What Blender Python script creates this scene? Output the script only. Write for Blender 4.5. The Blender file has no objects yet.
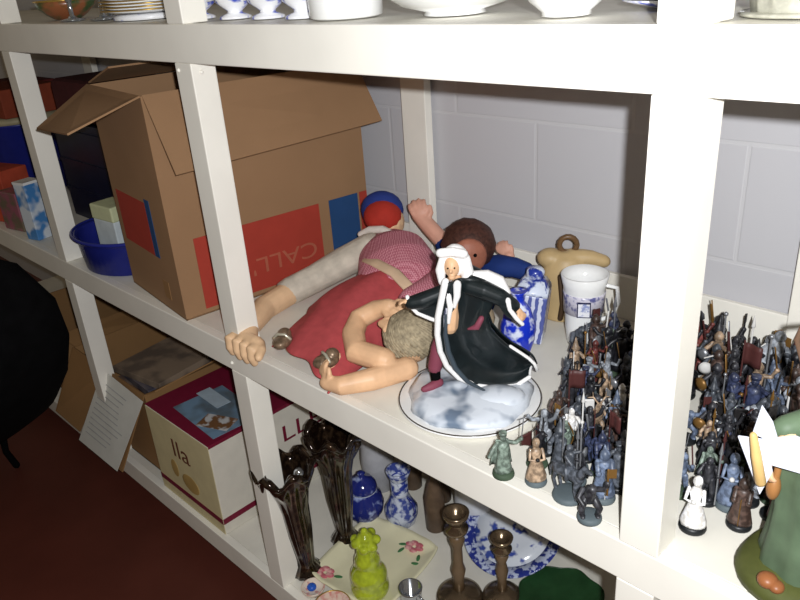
import bpy, math, random
from mathutils import Vector, Matrix, noise, Quaternion
SC = bpy.context.scene
COL = SC.collection
random.seed(11)
V = Vector

# ------------------------------------------------------------------ camera, world, light, exposure
cam_d = bpy.data.cameras.new('camera')
cam = bpy.data.objects.new('camera', cam_d); COL.objects.link(cam)
RT = V((0.7164, 0.6944, -0.0676)); UP = V((0.2446, -0.3415, -0.9075)) * -1; FW = V((-0.6534, 0.6335, -0.4145))
RT.normalize(); FW = (FW - RT * FW.dot(RT)).normalized(); UP = RT.cross(FW)
m = Matrix((RT, UP, -FW)).transposed().to_4x4(); m.translation = V((0.357, -0.7216, 1.5706))
cam.matrix_world = m
cam_d.sensor_width = 36; cam_d.lens = 735.7 * 36 / 800; cam_d.clip_start = 0.01
SC.camera = cam

w = bpy.data.worlds.new('world'); SC.world = w; w.use_nodes = True
w.node_tree.nodes['Background'].inputs[0].default_value = (1.0, 0.80, 0.52, 1)
w.node_tree.nodes['Background'].inputs[1].default_value = 0.12

fl = bpy.data.lights.new('camera_flash', 'POINT'); fl.energy = 90; fl.shadow_soft_size = 0.009; fl.color = (0.95, 0.97, 1.0)
flo = bpy.data.objects.new('camera_flash', fl); COL.objects.link(flo); flo.location = (0.414, -0.72, 1.607)

vs = SC.view_settings
vs.view_transform = 'Standard'; vs.look = 'None'; vs.gamma = 1; vs.exposure = 0; vs.use_curve_mapping = False

# ------------------------------------------------------------------ materials
MATS = {}
def s2l(c):
    return tuple(((x / 255) / 12.92 if x / 255 < 0.04045 else ((x / 255 + 0.055) / 1.055) ** 2.4) for x in c)
def mat(name, col, rough=0.6, metal=0.0, var=0.12, scale=25, spec=0.3, bump=0.0, trans=0, coat=0):
    """plain procedural material: colour with noise mottling"""
    if name in MATS: return MATS[name]
    M = bpy.data.materials.new(name); M.use_nodes = True; nt = M.node_tree; N = nt.nodes; L = nt.links
    b = N['Principled BSDF']; b.inputs['Roughness'].default_value = rough; b.inputs['Metallic'].default_value = metal
    b.inputs['Specular IOR Level'].default_value = spec
    b.inputs['Coat Weight'].default_value = coat
    if trans: b.inputs['Transmission Weight'].default_value = trans
    tc = N.new('ShaderNodeTexCoord'); nz = N.new('ShaderNodeTexNoise'); nz.inputs['Scale'].default_value = scale; nz.inputs['Detail'].default_value = 4
    L.new(tc.outputs['Object'], nz.inputs['Vector'])
    rp = N.new('ShaderNodeValToRGB'); c = s2l(col)
    rp.color_ramp.elements[0].position = 0.3; rp.color_ramp.elements[1].position = 0.7
    rp.color_ramp.elements[0].color = (*[max(0, x * (1 - var)) for x in c], 1)
    rp.color_ramp.elements[1].color = (*[min(1, x * (1 + var)) for x in c], 1)
    L.new(nz.outputs['Fac'], rp.inputs['Fac']); L.new(rp.outputs['Color'], b.inputs['Base Color'])
    if bump:
        bp = N.new('ShaderNodeBump'); bp.inputs['Strength'].default_value = bump; bp.inputs['Distance'].default_value = 0.002
        L.new(nz.outputs['Fac'], bp.inputs['Height']); L.new(bp.outputs['Normal'], b.inputs['Normal'])
    MATS[name] = M; return M
def mat2(name, c1, c2, scale=30, lo=0.48, hi=0.52, rough=0.3, coat=0.3, kind='noise', detail=2, metal=0):
    """two-tone pattern material (painted china, marbling, cloth)"""
    if name in MATS: return MATS[name]
    M = bpy.data.materials.new(name); M.use_nodes = True; nt = M.node_tree; N = nt.nodes; L = nt.links
    b = N['Principled BSDF']; b.inputs['Roughness'].default_value = rough; b.inputs['Coat Weight'].default_value = coat
    b.inputs['Metallic'].default_value = metal
    tc = N.new('ShaderNodeTexCoord')
    if kind == 'noise':
        t = N.new('ShaderNodeTexNoise'); t.inputs['Scale'].default_value = scale; t.inputs['Detail'].default_value = detail; out = t.outputs['Fac']
    elif kind == 'voronoi':
        t = N.new('ShaderNodeTexVoronoi'); t.inputs['Scale'].default_value = scale; out = t.outputs['Distance']
    elif kind == 'wave':
        t = N.new('ShaderNodeTexWave'); t.inputs['Scale'].default_value = scale; t.inputs['Distortion'].default_value = 3; out = t.outputs['Fac']
        t.inputs['Detail Scale'].default_value = 2
    elif kind == 'checker':
        t = N.new('ShaderNodeTexChecker'); t.inputs['Scale'].default_value = scale; out = t.outputs['Fac']
    L.new(tc.outputs['Object'], t.inputs['Vector'])
    rp = N.new('ShaderNodeValToRGB'); rp.color_ramp.elements[0].position = lo; rp.color_ramp.elements[1].position = hi
    rp.color_ramp.elements[0].color = (*s2l(c1), 1); rp.color_ramp.elements[1].color = (*s2l(c2), 1)
    L.new(out, rp.inputs['Fac']); L.new(rp.outputs['Color'], b.inputs['Base Color'])
    MATS[name] = M; return M

def wall_mat():
    M = bpy.data.materials.new('painted_block_wall'); M.use_nodes = True; nt = M.node_tree; N = nt.nodes; L = nt.links
    b = N['Principled BSDF']; b.inputs['Roughness'].default_value = 0.55
    tc = N.new('ShaderNodeTexCoord'); mp = N.new('ShaderNodeMapping'); mp.inputs['Rotation'].default_value = (math.radians(90), 0, 0)
    # x -> x, z -> y in the brick plane
    sx = N.new('ShaderNodeSeparateXYZ'); cx = N.new('ShaderNodeCombineXYZ')
    L.new(tc.outputs['Object'], sx.inputs[0])
    ax = N.new('ShaderNodeMath'); ax.operation = 'ADD'; ax.inputs[1].default_value = WALL_JOINT_X
    az = N.new('ShaderNodeMath'); az.operation = 'ADD'; az.inputs[1].default_value = WALL_JOINT_Z
    L.new(sx.outputs['X'], ax.inputs[0]); L.new(sx.outputs['Z'], az.inputs[0]); L.new(ax.outputs[0], cx.inputs['X']); L.new(az.outputs[0], cx.inputs['Y'])
    br = N.new('ShaderNodeTexBrick'); br.inputs['Scale'].default_value = 1.0
    br.inputs['Brick Width'].default_value = 0.45; br.inputs['Row Height'].default_value = 0.225
    br.inputs['Mortar Size'].default_value = 0.005; br.inputs['Mortar Smooth'].default_value = 0.5
    br.inputs['Color1'].default_value = (*s2l((196, 195, 198)), 1); br.inputs['Color2'].default_value = (*s2l((194, 193, 196)), 1)
    br.inputs['Mortar'].default_value = (*s2l((201, 200, 202)), 1)
    L.new(cx.outputs[0], br.inputs['Vector']); 
    nz = N.new('ShaderNodeTexNoise'); nz.inputs['Scale'].default_value = 9; nz.inputs['Detail'].default_value = 5; L.new(tc.outputs['Object'], nz.inputs['Vector'])
    mx = N.new('ShaderNodeMix'); mx.data_type = 'RGBA'; mx.blend_type = 'MULTIPLY'; mx.inputs['Factor'].default_value = 0.25
    L.new(br.outputs['Color'], mx.inputs['A']); L.new(nz.outputs['Color'], mx.inputs['B'])
    L.new(br.outputs['Color'], b.inputs['Base Color'])
    sm = N.new('ShaderNodeMath'); sm.operation = 'MULTIPLY_ADD'; sm.inputs[1].default_value = -1.0
    n2 = N.new('ShaderNodeMath'); n2.operation = 'MULTIPLY'; n2.inputs[1].default_value = 0.35; L.new(nz.outputs['Fac'], n2.inputs[0])
    L.new(br.outputs['Fac'], sm.inputs[0]); L.new(n2.outputs[0], sm.inputs[2])
    bp = N.new('ShaderNodeBump'); bp.inputs['Strength'].default_value = 0.3; bp.inputs['Distance'].default_value = 0.003
    L.new(sm.outputs[0], bp.inputs['Height']); L.new(bp.outputs['Normal'], b.inputs['Normal'])
    return M

# ------------------------------------------------------------------ mesh builder
class MB:
    def __init__(s): s.v = []; s.f = []; s.sm = []
    def add(s, vs_, fs, smooth=True):
        o = len(s.v); s.v += [tuple(x) for x in vs_]; s.f += [tuple(i + o for i in f) for f in fs]; s.sm += [smooth] * len(fs); return s
    def box(s, c, d, rz=0, rot=None):
        R = rot if rot is not None else Matrix.Rotation(rz, 3, 'Z'); c = V(c); P = []
        for z in (-.5, .5):
            for x, y in ((-.5, -.5), (.5, -.5), (.5, .5), (-.5, .5)): P.append(c + R @ V((x * d[0], y * d[1], z * d[2])))
        return s.add(P, [(3, 2, 1, 0), (4, 5, 6, 7), (0, 1, 5, 4), (1, 2, 6, 5), (2, 3, 7, 6), (3, 0, 4, 7)], False)
    def lathe(s, prof, c=(0, 0, 0), seg=28, sx=1, sy=1, rot=None, frill=None, ring=False):
        P = []; F = []; c = V(c)
        for k, (r, z) in enumerate(prof):
            for i in range(seg):
                a = 2 * math.pi * i / seg; rr = r; zz = z
                if frill: rr, zz = frill(k, a, r, z)
                p = V((rr * math.cos(a) * sx, rr * math.sin(a) * sy, zz))
                if rot is not None: p = rot @ p
                P.append(c + p)
        n = len(prof)
        for k in range(n - 1):
            for i in range(seg):
                j = (i + 1) % seg; F.append((k * seg + i, k * seg + j, (k + 1) * seg + j, (k + 1) * seg + i))
        if ring:
            for i in range(seg):
                j = (i + 1) % seg; F.append(((n - 1) * seg + i, (n - 1) * seg + j, j, i))
        else: F.append(tuple(range(seg - 1, -1, -1))); F.append(tuple((n - 1) * seg + i for i in range(seg)))
        return s.add(P, F)
    def tube(s, pts, rad, seg=10, up=None, caps=True):
        pts = [V(p) for p in pts]; n = len(pts)
        if not isinstance(rad, (list, tuple)): rad = [rad] * n
        rad = [(r if isinstance(r, (list, tuple)) else (r, r)) for r in rad]
        # rounded ends
        if caps:
            d0 = (pts[0] - pts[1]).normalized(); d1 = (pts[-1] - pts[-2]).normalized()
            r0, r1 = rad[0], rad[-1]
            k0 = min(r0); k1 = min(r1)
            pts = [pts[0] + d0 * k0 * .95, pts[0] + d0 * k0 * .6] + pts + [pts[-1] + d1 * k1 * .6, pts[-1] + d1 * k1 * .95]
            rad = [(r0[0] * .25, r0[1] * .25), (r0[0] * .78, r0[1] * .78)] + rad + [(r1[0] * .78, r1[1] * .78), (r1[0] * .25, r1[1] * .25)]
            n += 4
        P = []; F = []; prev = V(up) if up is not None else None
        for k in range(n):
            t = (pts[min(k + 1, n - 1)] - pts[max(k - 1, 0)]).normalized()
            if prev is None: prev = V((0, 0, 1)) if abs(t.z) < .9 else V((1, 0, 0))
            u = (V(up) if up is not None else prev); u = (u - t * u.dot(t))
            if u.length < 1e-5: u = t.orthogonal()
            u.normalize(); sd = t.cross(u); prev = u
            for i in range(seg):
                a = 2 * math.pi * i / seg
                P.append(pts[k] + sd * (math.cos(a) * rad[k][0]) + u * (math.sin(a) * rad[k][1]))
        for k in range(n - 1):
            for i in range(seg):
                j = (i + 1) % seg; F.append((k * seg + i, k * seg + j, (k + 1) * seg + j, (k + 1) * seg + i))
        F.append(tuple(range(seg - 1, -1, -1))); F.append(tuple((n - 1) * seg + i for i in range(seg)))
        return s.add(P, F)
    def ell(s, c, r, rot=None, seg=16, rings=10):
        if not isinstance(r, (list, tuple)): r = (r, r, r)
        P = []; F = []; c = V(c)
        for k in range(rings + 1):
            th = math.pi * k / rings; th = min(max(th, .06), math.pi - .06)
            for i in range(seg):
                a = 2 * math.pi * i / seg; p = V((math.sin(th) * math.cos(a) * r[0], math.sin(th) * math.sin(a) * r[1], -math.cos(th) * r[2]))
                if rot is not None: p = rot @ p
                P.append(c + p)
        for k in range(rings):
            for i in range(seg):
                j = (i + 1) % seg; F.append((k * seg + i, k * seg + j, (k + 1) * seg + j, (k + 1) * seg + i))
        F.append(tuple(range(seg - 1, -1, -1))); F.append(tuple(rings * seg + i for i in range(seg)))
        return s.add(P, F)
    def slab(s, quad, th):
        """a sheet with thickness: quad corner points in order, pushed along its normal"""
        q = [V(p) for p in quad]; n = (q[1] - q[0]).cross(q[2] - q[0]).normalized() * th; k = len(q)
        P = q + [p + n for p in q]; F = [tuple(range(k - 1, -1, -1)), tuple(range(k, 2 * k))]
        for i in range(k): j = (i + 1) % k; F.append((i, j, k + j, k + i))
        return s.add(P, F, False)
    def sheet(s, fn, nu, nv, th=0.0015):
        """curved cloth sheet fn(u,v) with thickness"""
        P = [[V(fn(i / nu, j / nv)) for j in range(nv + 1)] for i in range(nu + 1)]
        Nn = []
        for i in range(nu + 1):
            for j in range(nv + 1):
                a = P[min(i + 1, nu)][j] - P[max(i - 1, 0)][j]; b = P[i][min(j + 1, nv)] - P[i][max(j - 1, 0)]
                nn = a.cross(b); Nn.append(nn.normalized() if nn.length > 1e-9 else V((0, 0, 1)))
        A = [p for r in P for p in r]; B = [p + n * th for p, n in zip(A, Nn)]; F = []; k = len(A); W = nv + 1
        for i in range(nu):
            for j in range(nv):
                a, b, c, d = i * W + j, (i + 1) * W + j, (i + 1) * W + j + 1, i * W + j + 1
                F.append((a, d, c, b)); F.append((k + a, k + b, k + c, k + d))
        rim = [i * W for i in range(nu)] + [nu * W + j for j in range(nv)] + [i * W + nv for i in range(nu, 0, -1)] + [j for j in range(nv, 0, -1)]
        for x in range(len(rim)): a, b = rim[x], rim[(x + 1) % len(rim)]; F.append((a, b, k + b, k + a))
        return s.add(A + B, F)
    def build(s, name, material, parent=None, loc=(0, 0, 0), rz=0, bevel=0, remesh=0, jitter=0, subd=0, jscale=30):
        me = bpy.data.meshes.new(name)
        vv = s.v
        if jitter: vv = [tuple(V(p) + noise.noise_vector(V(p) * jscale) * jitter) for p in vv]
        me.from_pydata(vv, [], s.f); me.polygons.foreach_set('use_smooth', s.sm); me.materials.append(material); me.update()
        o = bpy.data.objects.new(name, me); COL.objects.link(o); o.location = loc; o.rotation_euler = (0, 0, rz)
        if parent is not None: o.parent = parent
        if bevel:
            b = o.modifiers.new('b', 'BEVEL'); b.width = bevel; b.segments = 2; b.limit_method = 'ANGLE'
        if remesh:
            r = o.modifiers.new('r', 'REMESH'); r.mode = 'VOXEL'; r.voxel_size = remesh; r.use_smooth_shade = True
            c = o.modifiers.new('s', 'SMOOTH'); c.iterations = 3
        if subd:
            c = o.modifiers.new('s', 'SUBSURF'); c.levels = subd; c.render_levels = subd
        return o

def tag(o, label=None, cat=None, group=None, kind=None):
    if label: o['label'] = label
    if cat: o['category'] = cat
    if group: o['group'] = group
    if kind: o['kind'] = kind
    return o
def thing(name, label, cat, loc=(0, 0, 0), rz=0, group=None):
    o = bpy.data.objects.new(name, None); o.empty_display_size = .02; COL.objects.link(o); o.location = loc; o.rotation_euler = (0, 0, rz)
    return tag(o, label, cat, group)
def copy_tree(o, parent=None):
    c = o.copy(); COL.objects.link(c)
    if parent is not None: c.parent = parent
    for ch in [x for x in o.children]: copy_tree(ch, c)
    return c
def text(name, body, size, material, parent, M, depth=0.0004, font_scale=(1, 1)):
    cu = bpy.data.curves.new('t', 'FONT'); cu.body = body; cu.size = size; cu.extrude = depth; cu.align_x = 'CENTER'; cu.align_y = 'CENTER'
    cu.offset = 0.0
    to = bpy.data.objects.new('t', cu); COL.objects.link(to); dg = bpy.context.evaluated_depsgraph_get(); dg.update()
    me = bpy.data.meshes.new_from_object(to.evaluated_get(dg)); bpy.data.objects.remove(to)
    me.materials.clear(); me.materials.append(material); o = bpy.data.objects.new(name, me); COL.objects.link(o); o.parent = parent
    o.matrix_local = M @ Matrix.Diagonal((font_scale[0], font_scale[1], 1, 1)); return o
def frame(origin, xdir, ydir):
    x = V(xdir).normalized(); y = V(ydir); y = (y - x * y.dot(x)).normalized(); z = x.cross(y)
    m = Matrix((x, y, z)).transposed().to_4x4(); m.translation = V(origin); return m

# ------------------------------------------------------------------ colours
PAINT = mat('cream_gloss_paint', (239, 235, 224), .38, var=.05, scale=6, bump=.15)
PAINTD = mat('shelf_top_paint', (226, 222, 210), .45, var=.09, scale=8, bump=.1)
CARD = mat('corrugated_card', (150, 116, 84), .85, var=.05, scale=7)
CARDIN = mat('card_inside', (178, 138, 88), .85, var=.06, scale=7)
CARDD = mat('brown_card', (146, 110, 70), .85, var=.08, scale=7)
SKIN = mat('doll_skin', (226, 188, 148), .5, var=.08, scale=30)
SKIN2 = mat('doll_skin_rosy', (214, 160, 138), .5, var=.1, scale=30)
SKIN3 = mat('doll_skin_warm', (224, 180, 140), .45, var=.12, scale=28)
WHITEC = mat('white_china', (238, 238, 236), .15, var=.02, coat=.5)
BLACK = mat('black_fabric', (10, 10, 11), .95, var=.3, spec=.05)

Z_TOP, Z_MID, Z_LOW = 1.500, 0.846, 0.164
Y_WALL = 0.622
WALL_JOINT_X = 0.0; WALL_JOINT_Z = 0.0
POSTX = [0.94, 0.0, -0.938, -1.822, -2.72, -3.61]
PW, PD = 0.055, 0.052

# ------------------------------------------------------------------ structure
def wall_joint():
    global WALL_JOINT_X, WALL_JOINT_Z
    # a course line at z = 1.0164 and 1.2414; a vertical joint at x = -0.565 in the course between
    WALL_JOINT_Z = 0.225 * 10 - 1.0164 + 0.0
    WALL_JOINT_X = 0.45 * 10 + 0.565 + 0.225
wall_joint()
WALLM = wall_mat()
tag(MB().box((-2.5, .09 + Y_WALL, 1.4), (13, .18, 2.8)).build('wall_back', WALLM), kind='structure')
FLOORM = mat('dark_red_floor_paint', (92, 46, 36), .5, var=.12, scale=5, bump=.1)
tag(MB().box((-2.5, -1.4, -.05), (13, 4.4, .1)).build('floor', FLOORM), kind='structure')

# ------------------------------------------------------------------ the shelving
SH = thing('shelving_unit', 'long cream painted timber shelving with square posts against the block wall', 'shelving', (0, 0, 0))
x0, x1 = -3.61, .995
def board(zt, name='shelf_board'):
    MB().box(((x0 + x1) / 2, (.022 + .60) / 2, zt - .009), (x1 - x0, .60 - .022, .018)).build(name, PAINTD, SH, bevel=.001)
def rail(zt, zb): MB().box(((x0 + x1) / 2, .011, (zt + zb) / 2), (x1 - x0, .022, zt - zb)).build('front_rail', PAINT, SH, bevel=.002)
board(1.4985); board(Z_MID); board(Z_LOW)
rail(1.500, 1.433); rail(.8465, .781); rail(.1645, .097)
for x in POSTX:
    c = x + PW / 2
    MB().box((c, PD / 2, (1.433 + .8465) / 2), (PW, PD, 1.433 - .8465)).build('post', PAINT, SH, bevel=.002)
    MB().box((c, PD / 2, (.781 + .1645) / 2), (PW, PD, .781 - .1645)).build('post', PAINT, SH, bevel=.002)
    MB().box((c, PD / 2, 1.75), (PW, PD, .5)).build('post', PAINT, SH, bevel=.002)
    MB().box((c, PD / 2 + .12, .0725), (PW, PD, .145)).build('post', PAINT, SH, bevel=.002)
    MB().box((c + .012, .600, (1.48 + Z_MID) / 2), (.079, .024, 1.48 - Z_MID)).build('rear_post', PAINT, SH, bevel=.002)
    MB().box((c + .012, .600, (.828 + Z_LOW) / 2), (.079, .024, .828 - Z_LOW)).build('rear_post', PAINT, SH, bevel=.002)
xs = POSTX + [x0]
for a, b in zip(POSTX[1:], POSTX[:-1]):
    MB().box(((a + .084 + b) / 2, .604, Z_MID + .05), (b - a - .086, .012, .098)).build('back_strip', PAINT, SH, bevel=.002)
for k, (x, z) in enumerate([(-.893, 1.416), (-.927, 1.42), (-.93, .80)]):
    MB().ell((x, -.0006 if z < 1.4 else .0, z) if x < -.9 else (x + .0105, .02, z), .004).build('nail_head', PAINT, SH)

# ------------------------------------------------------------------ black tub chair
t = thing('lounge_chair', 'black padded chair standing in front of the far end of the shelves', 'chair', (-2.2, -.38, 0), 0)
O_ = V((-2.2, -.38, 0)); prof = [(-2.30, .30), (-2.12, .30), (-1.92, .38), (-1.72, .50), (-1.56, .64), (-1.46, .77), (-1.44, .88), (-1.48, .98)]
b = MB(); b.tube([V((x, -.38, z)) - O_ for x, z in prof], [(.20, .05), (.22, .07), (.235, .075), (.24, .07), (.24, .065), (.235, .06), (.22, .055), (.17, .04)], seg=28, up=(-.7, 0, .7)); b.build('backrest', BLACK, t)
b = MB(); b.tube([(-.55, 0, .30), (-.35, 0, .31), (-.05, 0, .33)], [(.2, .06), (.23, .075), (.2, .05)], seg=28, up=(0, 0, 1)); b.build('seat', BLACK, t)
for sy in (1, -1):
    for x in (-.02, -.5): MB().tube([(x - .05, sy * .15, .26), (x - .02, sy * .17, .16), (x - .06, sy * .17, .06), (x - .02, sy * .18, .012)], [.018, .014, .011, .012]).build('leg', BLACK, t)

# ------------------------------------------------------------------ big carton on the middle shelf
def open_box(name, label, x0, x1, y0, y1, z0, z1, m, flaps, th=.004):
    t = thing(name, label, 'box', ((x0 + x1) / 2, (y0 + y1) / 2, z0))
    o = V(((x0 + x1) / 2, (y0 + y1) / 2, z0)); h = z1 - z0; w_ = x1 - x0; d = y1 - y0
    b = MB()
    b.box((0, 0, th / 2), (w_, d, th)); b.box((0, -d / 2 + th / 2, h / 2), (w_, th, h)); b.box((0, d / 2 - th / 2, h / 2), (w_, th, h))
    b.box((-w_ / 2 + th / 2, 0, h / 2), (th, d - 2 * th, h)); b.box((w_ / 2 - th / 2, 0, h / 2), (th, d - 2 * th, h))
    b.build('carton_body', m, t)
    for q in flaps:
        MB().slab([V(p) - o for p in q], .004).build('flap', m, t)
    return t, o
E0 = 1.362
BX, O = open_box('cardboard_box', 'large open brown cardboard carton with red and blue printed band behind the second post', -1.452, -1.112, .006, .55, Z_MID + .0005, 1.36, CARD, [
    [(-1.112, .01, E0), (-1.112, .55, E0), (-1.03, .558, 1.225), (-1.035, .02, 1.205)],
    [(-1.452, .005, E0), (-1.112, .005, E0), (-1.10, -.155, 1.315), (-1.43, -.135, 1.285)],
    [(-1.452, .01, E0), (-1.29, .012, 1.405), (-1.28, .54, 1.405), (-1.452, .55, E0)],
    [(-1.452, .552, E0), (-1.115, .552, E0), (-1.125, .50, 1.41), (-1.275, .50, 1.41)]])
_R = Matrix.Rotation(math.radians(-7), 3, 'Z'); _P = V((-1.112, .006, O.z)); BX.location = _P + _R @ (O - _P); BX.rotation_euler = (0, 0, math.radians(-7))
RED = mat('printed_red', (164, 58, 44), .8, var=.05); BLUE = mat('printed_blue', (34, 70, 116), .8, var=.05)
PALE = mat('printed_pale_letters', (172, 92, 70), .8, var=.05)
# right side band (x = -1.10 face) and front band (y = .03 face)
def patch(mbox, name, m): return mbox.build(name, m, BX)
def onbox(c, d): return MB().box(V(c) - O, d)
patch(onbox((-1.1113, .228, .948), (.001, .34, .175)), 'printed_band', RED)
patch(onbox((-1.1113, .474, .948), (.001, .09, .175)), 'printed_blue_panel', BLUE)
patch(onbox((-1.1113, .537, .948), (.001, .024, .175)), 'printed_band', RED)
patch(onbox((-1.325, .0053, 1.045), (.19, .001, .13)), 'printed_band', RED)
patch(onbox((-1.215, .0053, 1.05), (.028, .001, .14)), 'printed_blue_panel', BLUE)
patch(onbox((-1.20, .0053, .90), (.035, .001, .045)), 'printed_mark', CARDD)
text('printed_word', "CALL'", .058, PALE, BX, frame(V((-1.1105, .285, .925)) - O, (0, -1, 0), (0, 0, -1)), font_scale=(1.3, 1))

# ------------------------------------------------------------------ bay left of that carton: blue tub and friends
TUBB = mat('blue_plastic', (34, 42, 128), .35, var=.1)
t = thing('plastic_tub', 'blue oval plastic tub holding a pale carton beside the leftmost post', 'tub', (-1.612, .113, Z_MID + .0008))
MB().lathe([(.128, 0), (.138, .004), (.148, .082), (.158, .094), (.163, .098), (.16, .102), (.143, .096), (.132, .008)], seg=40, sy=.76).build('tub_body', TUBB, t)
MB().tube([(.162 * math.cos(a), .123 * math.sin(a), .0995) for a in [2 * math.pi * k / 40 for k in range(41)]], .005, caps=False).build('rim', TUBB, t)
t = thing('food_carton', 'pale grey carton with a cream lid standing in the blue oval tub', 'carton', (-1.575, .09, Z_MID + .0095), .1)
MB().box((0, 0, .07), (.10, .07, .14)).build('carton_body', mat('pale_grey_card', (196, 205, 208), .6), t, bevel=.003)
MB().box((0, 0, .160), (.104, .074, .042)).build('lid', mat('cream_green_lid', (196, 200, 160), .6), t, bevel=.004)
t = thing('storage_crate', 'dark navy plastic crate behind the blue tub beside the big brown carton', 'crate', (-2.02, .345, Z_MID + .0008))
NAVY = mat('navy_plastic', (22, 28, 52), .35, var=.2, scale=12)
b = MB(); b.box((0, 0, .003), (.44, .22, .006))
for sx in (-1, 1): b.box((sx * .217, 0, .17), (.006, .22, .33))
for sy in (-1, 1): b.box((0, sy * .107, .17), (.428, .006, .33))
b.build('crate_body', NAVY, t, bevel=.002)
b = MB()
for z in (.1, .2, .3): b.box((0, -.1125, z), (.43, .005, .012))
b.build('rib', NAVY, t); MB().box((0, -.114, .325), (.45, .008, .02)).build('rim', NAVY, t, bevel=.002)
tag(MB().lathe([(.03, 0), (.032, .05), (.028, .09), (.012, .11), (.012, .13)], seg=20).build('green_bottle', mat('olive_glaze', (74, 104, 52), .4), loc=(-1.81, .20, Z_MID + .001)), 'small olive green bottle standing behind the blue tub', 'bottle')
tag(MB().box((0, 0, .065), (.40, .22, .13)).build('folded_blanket', mat('dark_maroon_cloth', (78, 34, 34), .9), loc=(-1.985, .345, Z_MID + .3365), bevel=.02), 'dark maroon folded cloth lying on top of the navy crate', 'cloth')
# beyond the leftmost post
tag(MB().box((0, 0, .09), (.16, .11, .18)).build('storybook_box', mat('orange_red_card', (176, 72, 48), .7, var=.25, scale=14), loc=(-2.42, .08, Z_MID + .001), rz=.3, bevel=.004), 'faded orange red carton at the left edge of the middle shelf', 'box')
t = thing('magazine_box', 'narrow blue and white printed carton leaning near the leftmost post', 'box', (-2.08, .052, Z_MID + .001), .25)
MB().box((0, 0, .09), (.055, .06, .18)).build('carton_body', mat2('blue_white_print', (210, 218, 226), (70, 130, 190), 16, .45, .55, rough=.5), t, bevel=.002)
MB().box((0, 0, .184), (.056, .061, .008)).build('lid', WHITEC, t)
tag(MB().box((0, 0, .065), (.11, .09, .13)).build('gift_box', mat2('pink_brown_print', (150, 84, 100), (110, 96, 78), 22, .4, .6, rough=.7), loc=(-2.245, .07, Z_MID + .001), rz=.2, bevel=.003), 'mottled pink and brown box between the orange carton and the blue white one', 'box')
t = thing('blue_bucket', 'blue plastic bucket with a beige lid at the left edge', 'bucket', (-2.72, .285, Z_MID + .001))
MB().lathe([(.11, 0), (.12, .004), (.15, .27), (.155, .275), (.155, .285)], seg=36).build('bucket_body', TUBB, t)
MB().lathe([(.158, .283), (.158, .3), (.14, .308), (.02, .31)], seg=36).build('lid', mat('beige_lid', (170, 160, 128), .5), t)
tag(MB().box((0, 0, .05), (.30, .22, .10)).build('red_shoe_box', mat('rust_card', (140, 62, 38), .7, var=.15), loc=(-2.70, .285, Z_MID + .313), rz=.1, bevel=.003), 'rust red shoe box resting on the lidded blue bucket', 'box')
tag(MB().box((0, 0, .19), (.32, .3, .38)).build('dark_red_box', mat('wine_card', (96, 28, 26), .7, var=.15), loc=(-3.15, .42, Z_MID + .001), bevel=.003), 'dark red box against the wall at the far left of the middle shelf', 'box')

# ------------------------------------------------------------------ fingers and hands
def hand(mb, wrist, d, up, L=.06, curl=.5, side=1, rad=None, spread=.12):
    """palm and five bent fingers; d = direction of the fingers, up = back of the hand"""
    d = V(d).normalized(); up = V(up); up = (up - d * up.dot(d)).normalized(); s_ = d.cross(up)
    w_ = V(wrist); r = rad or L * .1
    mb.tube([w_, w_ + d * L * .25, w_ + d * L * .48], [(L * .17, L * .13), (L * .23, L * .12), (L * .24, L * .1)], up=up)
    for k, ln in enumerate((.42, .5, .47, .37)):
        off = (k - 1.5) * L * .14; p = w_ + d * L * .45 + s_ * off; a = 0; P = [p]; dd = d + s_ * (k - 1.5) * spread
        for seg_, fr in enumerate((.45, .32, .23)):
            a += curl * (.7, 1.0, .8)[seg_]; v = dd * math.cos(a) - up * math.sin(a); p = p + v.normalized() * L * ln * fr; P.append(p)
        mb.tube(P, [r, r * .95, r * .85, r * .7], seg=8)
    p = w_ + d * L * .12 + s_ * side * L * .18; v = (d * .7 + s_ * side * .8 - up * .25 * curl).normalized(); q = p + v * L * .25
    v2 = (d * 1.0 + s_ * side * .2 - up * .5 * curl).normalized(); mb.tube([p, q, q + v2 * L * .2], [r * 1.3, r * 1.05, r * .8], seg=8)
    return mb

# ------------------------------------------------------------------ the dolls
def rel(o, pts): return [V(p) - V(o) for p in pts]
# doll A: gingham shirt, red dress, cap
OA = V((-.74, .25, Z_MID))
A = thing('gingham_doll', 'large doll in pink gingham blouse and long red skirt lying on its back', 'doll', OA)
a = lambda *p: V(p) - OA
b = MB()
b.ell(a(-.900, .47, .995), (.046, .046, .05)); b.tube([a(-.89, .455, .965), a(-.84, .42, .95)], [.022, .03])
b.tube([a(-.965, .20, .886), a(-.955, .12, .880), a(-.905, .045, .876)], [.029, .028, .021], seg=14)
b.tube([a(-.905, .045, .876), a(-.868, .008, .872)], [(.019, .017), (.024, .016)], seg=14, up=(0, 0, 1))
d_ = V((.35, -1, 0)).normalized(); pr_ = V((.94, .33, 0))
for k in range(4):
    base = V((-.868, .004, .873)) + V((-.94, -.33, 0)) * (.026 - .021 * k) * 1.0 + V((.0, .0, 0))
    base = V((-.906 + .026 * k, .008 - .0 * k, .872))
    b.tube([base - OA, base + V((.004, -.02, .002)) - OA, base + V((.006, -.0215, -.018)) - OA, base + V((.006, -.0175, -.036 + .003 * abs(k - 1.5))) - OA], [.012, .0112, .0100, .008], seg=10)
b.tube([a(-.84, .02, .868), a(-.812, .004, .868), a(-.80, -.012, .862)], [.013, .011, .009])
b.tube([a(-.90, .01, .872), a(-.835, .01, .872)], [.016, .018])
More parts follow.
